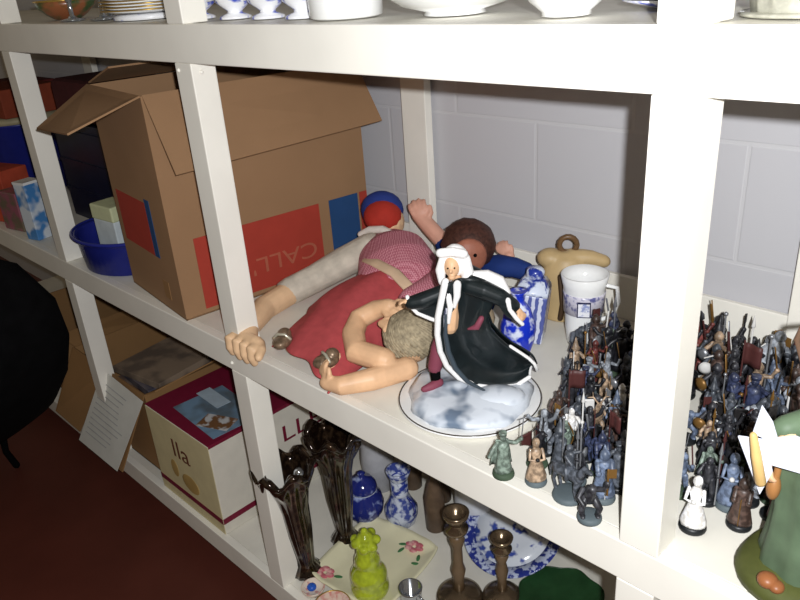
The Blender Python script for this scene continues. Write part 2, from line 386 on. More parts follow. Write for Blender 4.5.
# trunk and lower legs under the clothes
b.tube([a(-.85, .425, .95), a(-.76, .36, .925), a(-.735, .3, .90), a(-.74, .2, .88)], [.035, .045, .05, .045])
b.tube([a(-.84, .42, .95), a(-.885, .39, .95), a(-.945, .265, .905), a(-.965, .20, .886)], .024)
b.tube([a(-.73, .2, .885), a(-.76, .14, .875)], .024); b.tube([a(-.74, .2, .885), a(-.66, .14, .875)], .024)
b.tube([a(-.76, .14, .875), a(-.765, .05, .872)], .016); b.tube([a(-.66, .14, .875), a(-.64, .04, .874)], .016)
b.build('doll_body', SKIN, A, remesh=.0028)
GING = mat2('pink_gingham', (206, 140, 150), (168, 84, 100), 260, .4, .6, rough=.8, coat=0, kind='checker')
b = MB()
b.tube([a(-.86, .435, .955), a(-.82, .405, .948), a(-.765, .365, .94), a(-.735, .33, .925)], [(.055, .04), (.082, .06), (.092, .062), (.092, .055)], seg=24, up=(0, -.3, 1))
b.build('blouse', GING, A, remesh=.004)
# sleeve in grey cream
b = MB(); b.tube([a(-.885, .395, .952), a(-.915, .33, .93), a(-.945, .265, .905), a(-.968, .205, .889)], [.040, .038, .034, .034], seg=18)
b.build('sleeve', mat('grey_cream_cloth', (196, 186, 170), .85, var=.15, scale=40), A, jitter=.004, remesh=.003)
b = MB(); b.tube([a(-.652, .385, .93), a(-.64, .33, .925), a(-.635, .27, .93)], [.03, .032, .026], seg=14)
b.build('sleeve', GING, A)
# collar
b = MB(); b.tube([a(-.925, .405, .978), a(-.90, .415, .992), a(-.86, .42, .998), a(-.82, .42, .99), a(-.80, .43, .972)], [.008, .009, .01, .009, .008])
b.build('collar', mat('cream_lace', (226, 216, 206), .8), A)
b = MB(); b.tube([a(-.842, .345, .952), a(-.81, .315, .968), a(-.765, .30, .975), a(-.70, .295, .967), a(-.655, .29, .945)], [(.013, .004)] * 5, up=(0, -.3, 1))
b.build('waistband', mat('beige_ribbon', (206, 176, 146), .8), A)
b = MB()
def skirt(u, v):
    ang = -0.15 + (math.pi + .3) * v
    cx = -.735 - .03 * math.sin(u * 3.1) * (1 if u < .6 else .6) + .025 * u; cy = .335 - .325 * u
    rx = .095 + .022 * min(1, u * 2.2); hz = .115 - .085 * u ** 1.1 + .012 * math.sin(u * 3.1)
    x = cx + rx * math.cos(ang); z = Z_MID + .004 + max(0, hz * math.sin(ang)) * (1 + .03 * math.sin(ang * 9 + u * 3))
    y = cy - .006 * math.cos(ang * 7) * u - .02 * u * math.cos(ang) + .012 * u
    return V((x, y, z)) - OA
b.sheet(skirt, 18, 36, .003)
b.build('skirt', mat('dusty_red_velvet', (178, 74, 76), .75, var=.1, scale=60), A)
SHO = mat('brown_silver_shoe', (120, 100, 80), .35, var=.5, scale=90, metal=.3)
for x, y, z, rz in ((-.775, .035, .888, .5), (-.632, .03, .893, -.3)):
    b = MB(); R = Matrix.Rotation(rz, 3, 'Z')
    b.ell(a(x, y, z), (.019, .027, .014), rot=R); b.ell(V((x, y, z)) - OA + R @ V((0, .014, .01)), (.014, .014, .013)); sh = b.build('shoe', SHO, A, remesh=.002)
    b = MB(); b.tube([V((x, y, z)) - OA + R @ V(p) for p in ((-.018, .0, .006), (-.008, -.002, .0165), (.008, -.002, .0165), (.018, 0, .006))], .003); b.build('buckle_strap', mat('pale_metal_trim', (205, 200, 180), .3, metal=.5), sh)
# cap
b = MB(); b.ell(a(-.902, .462, 1.012), (.049, .046, .042)); cap = b.build('cap', mat('red_felt', (172, 48, 36), .85), A)
b = MB(); b.ell(a(-.917, .476, 1.022), (.054, .036, .048), rot=Matrix.Rotation(math.radians(35), 3, 'Z'))
b.build('cap_brim', mat('royal_blue_felt', (36, 54, 122), .8), cap)

# doll B: dark hair, blue sleeves, leaning on the wall
OB = V((-.62, .45, Z_MID))
B = thing('dark_haired_doll', 'dark haired doll in blue at the wall behind the black coated figurine', 'doll', OB)
a = lambda *p: V(p) - OB
b = MB()
b.ell(a(-.612, .43, .998), (.05, .046, .05)); b.ell(a(-.585, .398, .985), (.012, .012, .012)); b.tube([a(-.615, .45, .96), a(-.62, .475, .93)], [.022, .03])
b.tube([a(-.74, .50, .965), a(-.79, .505, .995), a(-.825, .505, 1.02)], [.02, .02, .017]); hand(b, a(-.80, .50, 1.0), (-.45, 0, .9), (.5, -.8, .2), .07, .35)
b.tube([a(-.545, .49, .955), a(-.545, .495, .975)], [.014, .013]); hand(b, a(-.55, .495, .968), (-.3, -.1, .6), (.2, -.9, .3), .05, .6)
b.build('doll_body', SKIN2, B, remesh=.003)
b = MB(); b.ell(a(-.612, .438, 1.008), (.061, .056, .056))
b.build('hair', mat('dark_brown_hair', (70, 42, 34), .6, var=.5, scale=140), B, jitter=.004, jscale=60)
b = MB(); fc = a(-.577, .396, 1.000); u_ = V((.76, .65, 0)); n_ = V((.65, -.76, 0)) * 1
b.ell(fc, (.039, .019, .040), rot=Matrix.Rotation(math.radians(48), 3, 'Z')); 
b.ell(fc + n_ * .016, (.006, .006, .007)); b.ell(fc + n_ * .014 - V((0, 0, .015)), (.008, .005, .004))
b.build('face', mat('ruddy_doll_face', (156, 98, 78), .5, var=.15), B, remesh=.002)
for s_ in (-1, 1):
    MB().ell(fc + n_ * .0165 + u_ * s_ * .013 + V((0, 0, .008)), .004).build('eye', BLACK, B)
b = MB(); b.tube([a(-.62, .48, .93), a(-.62, .47, .885), a(-.62, .45, .856)], [(.055, .035), (.06, .045), (.06, .05)], seg=20)
b.build('dress', mat('navy_blue_cloth', (22, 48, 110), .8), B, remesh=.004)
for P in ([(-.66, .485, .94), (-.70, .495, .945), (-.74, .50, .962)], [(-.585, .475, .945), (-.55, .465, .962), (-.515, .475, .962), (-.495, .49, .952)]):
    MB().tube([a(*p) for p in P], [.027, .025, .022, .02][:len(P)], seg=14).build('sleeve', MATS['navy_blue_cloth'], B)

# doll C: fair haired baby doll, arms curled in front
OC = V((-.55, .17, Z_MID))
Cc = thing('baby_doll', 'fair haired baby doll lying face down with bare arms curled beside the black coated figurine', 'doll', OC)
a = lambda *p: V(p) - OC
b = MB()
b.ell(a(-.545, .175, .905), (.046, .046, .046))
b.tube([a(-.56, .215, .90), a(-.545, .30, .885)], [.026, .04])
b.tube([a(-.515, .13, .872), a(-.54, .06, .872), a(-.575, .012, .868), a(-.605, .004, .867)], [.023, .022, .0185, .014], seg=14)
hand(b, a(-.60, .004, .868), (-.5, .1, .7), (-.3, -.9, .2), .05, .45)
b.tube([a(-.545, .10, .893), a(-.605, .085, .898), a(-.645, .115, .912)], [.024, .025, .023], seg=14)
b.tube([a(-.645, .115, .912), a(-.664, .15, .925), a(-.64, .178, .942), a(-.61, .185, .955)], [.023, .022, .02, .016], seg=14)
hand(b, a(-.625, .182, .95), (.75, .25, .2), (-.2, -.35, .9), .065, .7, spread=.25)
hand(b, a(-.60, .15, .935), (.7, -.1, .1), (.1, -.5, .85), .05, .8, side=-1, spread=.25)
b.build('doll_body', SKIN3, Cc, remesh=.0026)
b = MB(); b.ell(a(-.545, .178, .912), (.052, .052, .05))
for k in range(46):
    an = 2 * math.pi * k / 46; P_ = []
    for q in range(7):
        th = .15 + q * .30; P_.append(a(-.545 + .053 * math.sin(th) * math.cos(an + .25 * q), .178 + .053 * math.sin(th) * math.sin(an + .25 * q), .912 + .050 * math.cos(th)))
    b.tube(P_, [.004, .005, .005, .005, .005, .004, .003], seg=6)
b.build('hair', mat('ash_blonde_hair', (158, 144, 118), .75, var=.35, scale=120), Cc, jitter=.005, jscale=45)
MB().ell(a(-.53, .33, .89), (.055, .06, .043)).build('romper', mat('oatmeal_cloth', (190, 170, 140), .9), Cc)

# ------------------------------------------------------------------ wizard figurine
OW = V((-.38, .15, Z_MID + .001)); WR = math.radians(40.2)
W = thing('coated_figurine', 'white haired figurine in a fur trimmed black coat on a round snowy base', 'figurine', OW, WR)
b = MB()
def fr(k, a_, r, z): return (r * (1 + .035 * math.sin(5 * a_ + k) + .02 * math.sin(11 * a_)), z + (.004 * math.sin(3 * a_ + k) if 0 < k < 7 else 0))
b.lathe([(.108, 0.004), (.112, .01), (.104, .02), (.085, .026), (.06, .028), (.03, .03), (.005, .031)], seg=48, frill=fr)
b.ell((.05, -.03, .02), (.05, .035, .018)); b.ell((.06, .055, .024), (.04, .03, .014))
b.build('snowy_ground', mat2('snow_and_slate', (104, 120, 140), (216, 222, 230), 22, .35, .55, rough=.35), W)
MB().lathe([(.10, 0), (.126, .002), (.130, .006), (.127, .008), (.11, .006)], seg=56).build('plate', WHITEC, W)
MB().tube([(.1275 * math.cos(t_), .1275 * math.sin(t_), .008) for t_ in [2 * math.pi * k / 56 for k in range(57)]], .0012, caps=False).build('plate_rim', mat('dark_gilt', (60, 50, 40), .4), W)
# body: head, neck, hands, trunk
b = MB()
b.ell((-.022, -.006, .262), (.0135, .016, .019)); b.ell((-.024, -.022, .26), (.003, .005, .004)); b.ell((-.022, -.018, .2515), (.005, .004, .002)); b.ell((-.0225, -.0165, .247), (.006, .005, .005))
b.tube([(-.02, .0, .25), (-.018, .0, .235)], [.008, .01])
b.tube([(-.018, 0, .232), (-.025, 0, .19), (-.03, 0, .15)], [(.024, .015), (.02, .015), (.022, .015)])
b.tube([(-.092, -.012, .202), (-.102, -.014, .204)], .005); hand(b, (-.098, -.013, .204), (-1, -.2, .15), (0, 0, 1), .02, .5, rad=.0022)
b.tube([(.082, -.02, .19), (.089, -.022, .18)], .0055); hand(b, (.087, -.021, .186), (.55, -.2, -.9), (.7, -.5, .2), .026, .5, rad=.0027)
b.build('figure_body', SKIN3, W, remesh=.0014)
for s_ in (-1, 1): MB().ell((-.023 + s_ * .0055, -.0215, .265), .0016).build('eye', BLACK, W)
WH = mat('white_fur_hair', (240, 238, 236), .8, var=.06, scale=200)
b = MB(); b.ell((-.016, .006, .268), (.023, .02, .029)); b.tube([(-.035, .0, .28), (-.041, -.004, .255), (-.04, -.008, .235)], [.007, .009, .006]); b.tube([(.0, .0, .275), (.004, -.006, .25), (.0, -.01, .235)], [.009, .011, .008])
b.tube([(-.04, -.01, .288), (-.02, -.013, .291), (-.002, -.008, .284)], .008)
b.build('hair', WH, W, remesh=.0018, jitter=.0012, jscale=150)
CO = mat('black_green_coat', (20, 28, 30), .45, var=.3, scale=30, coat=.3)
Lc = [(-.033, .245), (-.040, .215), (-.048, .18), (-.051, .145), (-.048, .11), (-.038, .078), (-.018, .05), (.012, .030), (.05, .020), (.085, .022), (.108, .035)]
Rc = [(.008, .245), (.035, .235), (.050, .215), (.045, .19), (.035, .165), (.042, .14), (.058, .118), (.078, .098), (.10, .082), (.115, .068), (.121, .052)]
def lerp(T, t_):
    k = min(int(t_ * (len(T) - 1)), len(T) - 2); f = t_ * (len(T) - 1) - k; return (T[k][0] * (1 - f) + T[k + 1][0] * f, T[k][1] * (1 - f) + T[k + 1][1] * f)
def coat(u, v):
    l = lerp(Lc, u); r = lerp(Rc, u); x = l[0] * (1 - v) + r[0] * v; z = l[1] * (1 - v) + r[1] * v
    y = -.012 - .004 * math.sin(v * 9 + u * 4) + .035 * math.sin(math.pi * v) * u - .02 * (1 - v) * (1 - u) + .02 * u
    return (x, y, z + .001)
b = MB(); b.sheet(coat, 24, 16, .004); b.build('coat', CO, W)
def coatback(u, v):
    l = lerp(Lc, u); r = lerp(Rc, u); x = l[0] * (1 - v) + r[0] * v; z = l[1] * (1 - v) + r[1] * v
    return (x, .012 + .05 * math.sin(math.pi * v) ** .7 + .012 * u, z + .002)
b = MB(); b.sheet(coatback, 24, 16, -.003); b.build('coat_back', CO, W)
b = MB(); b.tube([coat(k / 30, 0) for k in range(31)], [.0065 - .0025 * k / 30 for k in range(31)], seg=8)
b.tube([coat(1, k / 5) for k in range(6)] + [coat(1 - k * .08, 1) for k in range(1, 5)], .003, seg=8)
b.build('coat_trim', WH, W)
b = MB(); b.tube([(x_[0] + .012 + .006 * k / 10, -.03, x_[1] + .004) for k, x_ in enumerate(Lc)][2:8], [.002, .004, .005, .005, .004, .002], seg=8); b.build('coat_fold', mat('grey_satin', (62, 72, 80), .35), W)
# left sleeve
b = MB(); b.tube([(-.026, -.006, .222), (-.05, -.008, .212), (-.075, -.01, .203), (-.094, -.011, .2)], [.013, .014, .015, .012], seg=12)
b.slab([(-.045, -.014, .212), (-.096, -.016, .206), (-.082, -.016, .184), (-.045, -.014, .166)], -.014)
b.build('sleeve', CO, W, remesh=.0018)
b = MB(); b.tube([(-.099, -.012, .212), (-.097, -.014, .198), (-.084, -.014, .182), (-.062, -.013, .170), (-.046, -.012, .163)], .0036, seg=8); b.build('cuff_trim', WH, W)
# right sleeve + fur mantle
b = MB(); b.tube([(.005, -.01, .228), (.03, -.018, .222), (.055, -.02, .21), (.078, -.02, .193)], [.016, .017, .015, .012], seg=12)
b.slab([(.05, -.024, .205), (.076, -.024, .192), (.088, -.022, .165), (.066, -.022, .178)], -.01)
b.build('sleeve', CO, W, remesh=.0018)
b = MB(); b.tube([(.012, .0, .242), (.035, .0, .240), (.055, -.003, .230), (.068, -.006, .212)], [.008, .011, .012, .007], seg=10); b.tube([(.068, -.03, .208), (.071, -.032, .192), (.082, -.032, .175), (.092, -.03, .163)], [.005, .004, .004, .0035], seg=8)
b.build('fur_mantle', WH, W)
b = MB(); b.tube([(-.033, -.027, .243), (-.027, -.03, .20), (-.031, -.03, .17)], [.006, .005, .003]); b.tube([(-.014, -.03, .24), (-.015, -.032, .22), (-.02, -.032, .20)], [.007, .006, .003]); b.build('collar', WH, W)
MB().tube([(-.024, -.02, .235), (-.037, -.018, .19), (-.04, -.016, .155)], [(.009, .008), (.012, .008), (.008, .008)]).build('waistcoat', mat2('silver_stripe', (60, 64, 84), (190, 190, 200), 60, .45, .55, kind='wave'), W)
MAR = mat('maroon_cloth', (128, 62, 78), .6)
b = MB(); b.tube([(-.03, .018, .145), (-.052, .012, .10), (-.060, .004, .065)], [.016, .014, .013]); b.tube([(-.03, .018, .145), (-.005, .03, .10), (.0, .03, .05)], [.016, .013, .011]); b.build('trousers', MAR, W)
b = MB(); b.tube([(-.060, .004, .068), (-.059, 0, .04)], [.0105, .009]); b.build('boot', BLACK, W)
b = MB(); b.tube([(-.054, -.002, .037), (-.068, -.012, .034), (-.080, -.018, .033)], [.009, .0085, .006]); b.build('shoe', MAR, W)
b = MB(); b.tube([(.002, -.032, .158), (.016, -.036, .163), (.024, -.034, .178)], [.002, .006, .005]); b.build('sash', MAR, W)

# ------------------------------------------------------------------ china behind
DELFT = mat2('delft_blue_on_white', (34, 56, 150), (214, 222, 238), 55, .44, .56, detail=3)
DELFT2 = mat2('delft_lined', (84, 94, 156), (206, 210, 226), 22, .42, .6, kind='wave')
t = thing('tea_caddy', 'square blue and white patterned china caddy leaning beside the white mug', 'caddy', (-.43, .40, Z_MID + .004), math.radians(25))
t.rotation_euler = (math.radians(0), math.radians(6), math.radians(25))
MB().box((0, 0, .058), (.066, .062, .106)).build('caddy_body', DELFT2, t, bevel=.004)
b = MB()
for z, r in ((.112, .0), (.116, .0)): pass
b.lathe([(.046, .111), (.044, .118), (.030, .136), (.018, .14)], seg=4, rot=Matrix.Rotation(math.pi / 4, 3, 'Z')); b.build('shoulder', DELFT, t)
MB().lathe([(.016, .139), (.018, .141), (.018, .155), (.012, .16)], seg=20).build('lid', DELFT, t)
t = thing('bud_vase', 'bright blue and white painted vase standing close behind the figurine coat', 'vase', (-.392, .315, Z_MID + .001))
MB().lathe([(.02, 0), (.023, .004), (.02, .012), (.032, .05), (.034, .08), (.024, .115), (.012, .13), (.012, .145), (.018, .152), (.014, .15)], seg=28).build('vase_body', mat2('cobalt_on_white', (22, 50, 190), (220, 226, 244), 45, .5, .6), t)
t = thing('china_mug', 'white china beaker with a small framed picture on its side standing before the wall', 'mug', (-.338, .462, Z_MID + .001), math.radians(31))
MB().lathe([(.028, 0), (.032, .003), (.036, .04), (.038, .09), (.042, .125), (.047, .148), (.0445, .150), (.038, .125), (.034, .08), (.03, .008)], seg=40).build('mug_body', WHITEC, t)
b = MB(); b.lathe([(.0395, .070), (.0412, .108), (.0415, .113), (.038, .113), (.037, .07)], seg=40, ring=True); b.build('painted_band', mat2('lilac_sprigs', (96, 98, 150), (214, 210, 222), 70, .38, .5), t)
MB().tube([(.040, 0, .125), (.062, 0, .12), (.066, 0, .09), (.056, 0, .06), (.036, 0, .05)], .0045).build('handle', WHITEC, t)
MB().box((.0, -.0415, .088), (.026, .003, .032)).build('picture_frame', mat('navy_line', (30, 32, 70), .4), t)
MB().box((.0, -.0435, .088), (.022, .002, .027)).build('picture', mat2('tiny_picture', (150, 160, 200), (235, 235, 240), 120, .4, .55), t)
t = thing('stoneware_flagon', 'beige stoneware flagon with a loop handle on top against the wall', 'jug', (-.43, .54, Z_MID + .001), math.radians(33))
STN = mat('beige_stoneware', (186, 160, 116), .45, var=.12, scale=18)
b = MB(); b.lathe([(.045, 0), (.052, .004), (.056, .06), (.05, .11), (.036, .138), (.02, .15), (.015, .152)], seg=32, sx=1.0, sy=.8)
b.ell((-.032, 0, .135), (.03, .025, .022)); b.tube([(.01, 0, .135), (.05, 0, .136), (.078, 0, .128)], [.022, .017, .014])
b.build('flagon_body', STN, t, remesh=.003)
MB().tube([(.003 + .018 * math.cos(k * .45), 0, .165 + .018 * math.sin(k * .45)) for k in range(15)], .006).build('loop_handle', mat('brown_glaze', (104, 78, 52), .3), t)
MB().tube([(-.012, -.044, .11), (-.006, -.05, .05), (-.01, -.047, .015)], .006).build('strap', mat('dark_brown_strap', (66, 48, 30), .6), t)

# ------------------------------------------------------------------ miniatures
def mini(kind):
    """one of fourteen small cast figures about 6 to 9 cm tall: base, figure, and what it carries"""
    t = bpy.data.objects.new('miniature_figure', None); t.empty_display_size = .01; COL.objects.link(t)
    K = kind; b = MB(); g = MB(); h = .068
    R = .0150 if K not in (5, 7) else .021
    MB().lathe([(R, 0), (R * 1.03, .002), (R * .97, .006), (R * .8, .0075), (R * .3, .008)], seg=20).build('base', M_BASE, t)
    z = .007
    def legs(sp=.005, hh=.028, lean=0):
        for s_ in (-1, 1): b.tube([(s_ * sp * 1.3, lean * s_ * .006, z), (s_ * sp * 1.2, 0, z + hh * .5), (s_ * sp * .8, 0, z + hh)], [.0032, .0036, .0045], seg=8); b.ell((s_ * sp * 1.3, -.004 + lean * s_ * .006, z + .0015), (.0032, .006, .0025), seg=8, rings=5)
    def trunk(z0, z1, w_=.0085): b.tube([(0, 0, z0), (0, 0, (z0 + z1) / 2), (0, 0, z1)], [(w_ * .8, .0055), (w_ * .85, .006), (w_, .0055)], seg=10)
    def head(zz, r=.0052): b.ell((0, -.0005, zz), (r * .85, r, r * 1.15), seg=10, rings=7); b.ell((0, -r, zz - .0005), .0012, seg=6, rings=4)
    def arm(s_, P, r=.0028): b.tube([(s_ * .008, 0, z + .046)] + P, [r * 1.1] + [r] * (len(P) - 1) + [r * .9], seg=7); b.ell(P[-1], r * 1.1, seg=8, rings=5)
    def robe(w0=.014, w1=.007, top=.048): b.lathe([(w0, z), (w0 * .95, z + .004), (w0 * .7, z + top * .4), (w1, z + top * .75), (w1 * 1.1, z + top * .95), (w1 * .5, z + top)], seg=14, sy=.8, frill=lambda k, a_, r, zz: (r * (1 + .09 * math.sin(7 * a_) * (1 if k < 3 else 0)), zz))
    def cape(w_=.014): b.sheet(lambda u, v: ((v - .5) * 2 * (.008 + (w_ - .008) * u), .006 + .006 * u + .002 * math.sin(v * 12), z + .048 - .044 * u), 6, 10, .0015)
    if K == 0:   # spearman
        legs(); trunk(z + .026, z + .048); head(z + .056); arm(1, [(.013, -.004, z + .038), (.014, -.01, z + .044)]); arm(-1, [(-.012, -.004, z + .036), (-.008, -.009, z + .034)]); g.tube([(.014, -.0105, z - .0), (.014, -.0105, z + .085)], .0012, seg=6); g.tube([(.014, -.0105, z + .08), (.014, -.0105, z + .095)], [.003, .0004], seg=6); cape()
    elif K == 1:  # swordsman and shield
        legs(.006, .028, 1); trunk(z + .026, z + .048); head(z + .056); b.lathe([(.006, z + .056), (.0055, z + .061), (.002, z + .066)], seg=10); arm(1, [(.016, -.002, z + .045), (.019, -.006, z + .056)]); arm(-1, [(-.013, -.006, z + .038), (-.01, -.01, z + .036)])
        g.tube([(.019, -.006, z + .055), (.013, -.004, z + .086)], [(.0018, .0007)] * 2, seg=6); g2 = MB(); g2.lathe([(.0085, -.001), (.009, .001), (.004, .003), (.001, .0035)], c=(-.011, -.013, z + .035), seg=16, rot=Matrix.Rotation(math.pi / 2, 3, 'X')); g2.build('shield', M_ACC, t)
    elif K == 2:  # archer
        legs(); trunk(z + .026, z + .048); head(z + .056); arm(1, [(.012, -.009, z + .046), (.013, -.016, z + .048)]); arm(-1, [(-.013, .001, z + .045), (.004, -.006, z + .048)]); g.tube([(.013 - .008 * math.sin(k / 8 * math.pi) * -1 - .008, -.018, z + .022 + .006 * k) for k in range(9)], .001, seg=6); cape(.01)
    elif K == 3:  # robed with staff
        robe(); head(z + .054); b.tube([(0, -.005, z + .052), (0, -.008, z + .038)], [.004, .0015], seg=8); b.lathe([(.009, z + .058), (.0055, z + .060), (.003, z + .070), (.0005, z + .08)], seg=12); arm(1, [(.013, -.006, z + .04)], .0035); arm(-1, [(-.012, -.006, z + .034)], .0035); g.tube([(.014, -.009, z), (.0135, -.008, z + .088)], .0012, seg=6); g.ell((.0135, -.008, z + .089), .003, seg=8, rings=6)
    elif K == 4:  # hooded cloak
        robe(.015, .008, .05); b.ell((0, 0, z + .056), (.0065, .0065, .008), seg=12, rings=8); b.tube([(0, .002, z + .06), (0, .004, z + .067)], [.004, .001], seg=8); arm(1, [(.008, -.009, z + .036)], .0036); arm(-1, [(-.008, -.009, z + .036)], .0036); g.tube([(0, -.0115, z + .001), (0, -.0115, z + .04)], [(.0018, .0007)] * 2, seg=6)
    elif K == 5:  # rider
        b.tube([(0, .018, z + .030), (0, 0, z + .032), (0, -.016, z + .033)], [.009, .0085, .009], seg=12); b.tube([(0, -.018, z + .036), (0, -.027, z + .052), (0, -.036, z + .050)], [.007, .0045, .003], seg=10)
        for x_, y_ in ((.005, .018), (-.005, .018), (.005, -.016), (-.005, -.018)): b.tube([(x_, y_, z + .028), (x_ * 1.1, y_ + .003, z + .014), (x_, y_, z)], [.0042, .0025, .0025], seg=7)
        b.tube([(0, .024, z + .034), (0, .031, z + .024), (0, .032, z + .01)], [.003, .003, .001], seg=7); b.tube([(0, 0, z + .04), (0, 0, z + .062)], [(.006, .005), (.0075, .005)], seg=9); b.ell((0, 0, z + .071), .005, seg=10, rings=7); b.tube([(.006, 0, z + .04), (.009, -.004, z + .028)], .003, seg=7); b.tube([(-.006, 0, z + .04), (-.009, -.004, z + .028)], .003, seg=7)
        b.tube([(.007, 0, z + .06), (.013, -.006, z + .062)], .0025, seg=7); g.tube([(.013, -.007, z + .04), (.013, -.007, z + .10)], .0012, seg=6); b.tube([(-.007, 0, z + .06), (-.006, -.009, z + .052)], .0025, seg=7)
    elif K == 6:  # crouching with axe
        for s_ in (-1, 1): b.tube([(s_ * .009, -.002, z), (s_ * .011, -.006, z + .013), (s_ * .005, .003, z + .022)], [.0035, .004, .005], seg=8); b.ell((s_ * .009, -.005, z + .0015), (.0035, .006, .0025), seg=8, rings=5)
        b.tube([(0, .003, z + .02), (0, 0, z + .033), (0, -.005, z + .04)], [(.007, .006), (.010, .007), (.007, .006)], seg=10); b.ell((0, -.009, z + .045), (.006, .0065, .006), seg=10, rings=7)
        b.tube([(.009, 0, z + .038), (.017, -.004, z + .04), (.018, -.008, z + .052)], .0035, seg=7); b.tube([(-.009, 0, z + .038), (-.015, -.006, z + .03), (-.01, -.012, z + .024)], .0035, seg=7); g.tube([(.018, -.008, z + .035), (.018, -.008, z + .072)], .0013, seg=6); g.box((.022, -.008, z + .066), (.011, .0015, .012))
    elif K == 7:  # winged beast with antlers
        b.tube([(0, .012, z + .018), (0, 0, z + .035), (0, -.006, z + .055), (0, -.012, z + .068)], [.008, .011, .009, .006], seg=12); b.tube([(0, -.010, z + .068), (0, -.02, z + .068)], [.005, .003], seg=8)
        for s_ in (-1, 1):
            b.tube([(s_ * .008, 0, z + .02), (s_ * .012, -.006, z + .012), (s_ * .01, -.008, z)], [.005, .0035, .003], seg=8)
            b.tube([(s_ * .003, -.01, z + .072), (s_ * .012, -.006, z + .084), (s_ * .022, -.004, z + .082)], [.002, .0017, .0008], seg=6); b.tube([(s_ * .012, -.006, z + .084), (s_ * .013, -.005, z + .095)], [.0016, .0006], seg=6); b.tube([(s_ * .01, 0, z + .05), (s_ * .016, -.006, z + .036)], .0028, seg=6)
            g.sheet(lambda u, v, s_=s_: (s_ * (.006 + .022 * u), .008 + .008 * u, z + .035 + .035 * v * (1 - .4 * u) + .012 * u - .006 * math.sin(v * 9) * u), 5, 8, .0012)
        b.tube([(0, .012, z + .018), (0, .02, z + .006), (.008, .021, z + .002)], [.005, .003, .001], seg=7)
    elif K == 8:  # king, arms out
        robe(.013, .0075, .048); head(z + .055); b.lathe([(.0055, z + .058), (.006, z + .063), (.004, z + .0625)], seg=8); arm(1, [(.017, -.003, z + .044), (.024, -.005, z + .05)]); arm(-1, [(-.016, -.003, z + .04), (-.022, -.006, z + .032)]); g.tube([(.024, -.005, z + .048), (.027, -.005, z + .08)], [(.0016, .0006)] * 2, seg=6); cape(.016)
    elif K == 9:  # lady in a gown
        b.lathe([(.0145, z), (.0145, z + .004), (.009, z + .022), (.0055, z + .034), (.0075, z + .045), (.003, z + .05)], seg=16, sy=.85); head(z + .056, .0048); b.ell((0, .0025, z + .056), (.0055, .005, .007), seg=10, rings=7); b.tube([(0, .005, z + .055), (0, .007, z + .036)], [.0045, .003], seg=8); arm(1, [(.010, -.006, z + .034), (.002, -.009, z + .034)], .002); arm(-1, [(-.010, -.006, z + .034), (-.002, -.009, z + .034)], .002); g.ell((0, -.010, z + .036), .003, seg=8, rings=5)
    elif K == 10:  # banner
        legs(); trunk(z + .026, z + .048); head(z + .056); arm(1, [(.013, -.004, z + .042), (.012, -.009, z + .05)]); arm(-1, [(-.012, 0, z + .036), (-.012, -.002, z + .028)]); g.tube([(.012, -.010, z), (.012, -.010, z + .1)], .0012, seg=6); g.sheet(lambda u, v: (.012 + .022 * u, -.010 + .002 * math.sin(u * 6), z + .07 + .028 * v), 6, 4, .001)
    elif K == 11:  # tall troll
        for s_ in (-1, 1): b.tube([(s_ * .008, 0, z), (s_ * .009, -.003, z + .018), (s_ * .006, 0, z + .034)], [.0055, .0055, .007], seg=9); b.tube([(s_ * .013, 0, z + .06), (s_ * .021, -.004, z + .045), (s_ * .02, -.012, z + .03)], [.0055, .0048, .004], seg=8); b.ell((s_ * .02, -.013, z + .027), .0052, seg=8, rings=6)
        b.tube([(0, 0, z + .032), (0, 0, z + .05), (0, -.002, z + .064)], [(.010, .008), (.012, .009), (.013, .008)], seg=12); b.ell((0, -.007, z + .073), (.0065, .007, .0075), seg=10, rings=7); g.tube([(.02, -.014, z + .005), (.022, -.014, z + .06)], [.0045, .002], seg=7)
    elif K == 12:  # kneeling
        b.tube([(.005, -.008, z), (.005, -.008, z + .014), (.004, .002, z + .016)], [.0035, .004, .005], seg=8); b.tube([(-.005, .010, z + .003), (-.005, -.003, z + .003), (-.004, .001, z + .016)], [.003, .004, .005], seg=8); trunk(z + .016, z + .036)
        b.ell((0, -.001, z + .044), (.0045, .005, .006), seg=10, rings=7); b.tube([(.008, 0, z + .034), (.012, -.008, z + .027)], .003, seg=7); b.tube([(-.008, 0, z + .034), (-.006, -.010, z + .03)], .003, seg=7); g.tube([(.012, -.009, z), (.011, -.010, z + .05)], [(.0016, .0006)] * 2, seg=6)
    else:  # leaping with two blades
        legs(.007, .028, -1); trunk(z + .026, z + .047); head(z + .055); b.tube([(0, .002, z + .058), (0, .008, z + .05)], [.005, .002], seg=7); arm(1, [(.015, -.002, z + .053), (.018, -.002, z + .064)]); arm(-1, [(-.016, -.003, z + .047), (-.021, -.006, z + .054)]); g.tube([(.018, -.002, z + .062), (.03, -.002, z + .075)], [(.0015, .0006)] * 2, seg=6); g2 = MB(); g2.tube([(-.021, -.006, z + .053), (-.033, -.008, z + .048)], [(.0015, .0006)] * 2, seg=6); g2.build('blade', M_ACC, t)
    b.build('figure', M_FIG, t, jitter=.0006, jscale=260); g.build(('spear', 'sword', 'bow', 'staff', 'sword', 'lance', 'axe', 'wing', 'sword', 'goblet', 'banner', 'club', 'sword', 'blade')[K], M_ACC, t)
    return t
M_BASE = mat('mini_base', (60, 62, 62), .6); M_FIG = mat('mini_pewter', (60, 62, 66), .4, metal=.3); M_ACC = mat('mini_accent', (150, 150, 150), .4, metal=.5)
KN = ['spearman', 'shielded swordsman', 'archer', 'pointed hat wizard', 'hooded cloaked figure', 'mounted rider', 'axe bearer', 'antlered beast',
      'crowned king', 'long gowned lady', 'banner bearer', 'hulking troll', 'kneeling swordsman', 'two bladed fighter']
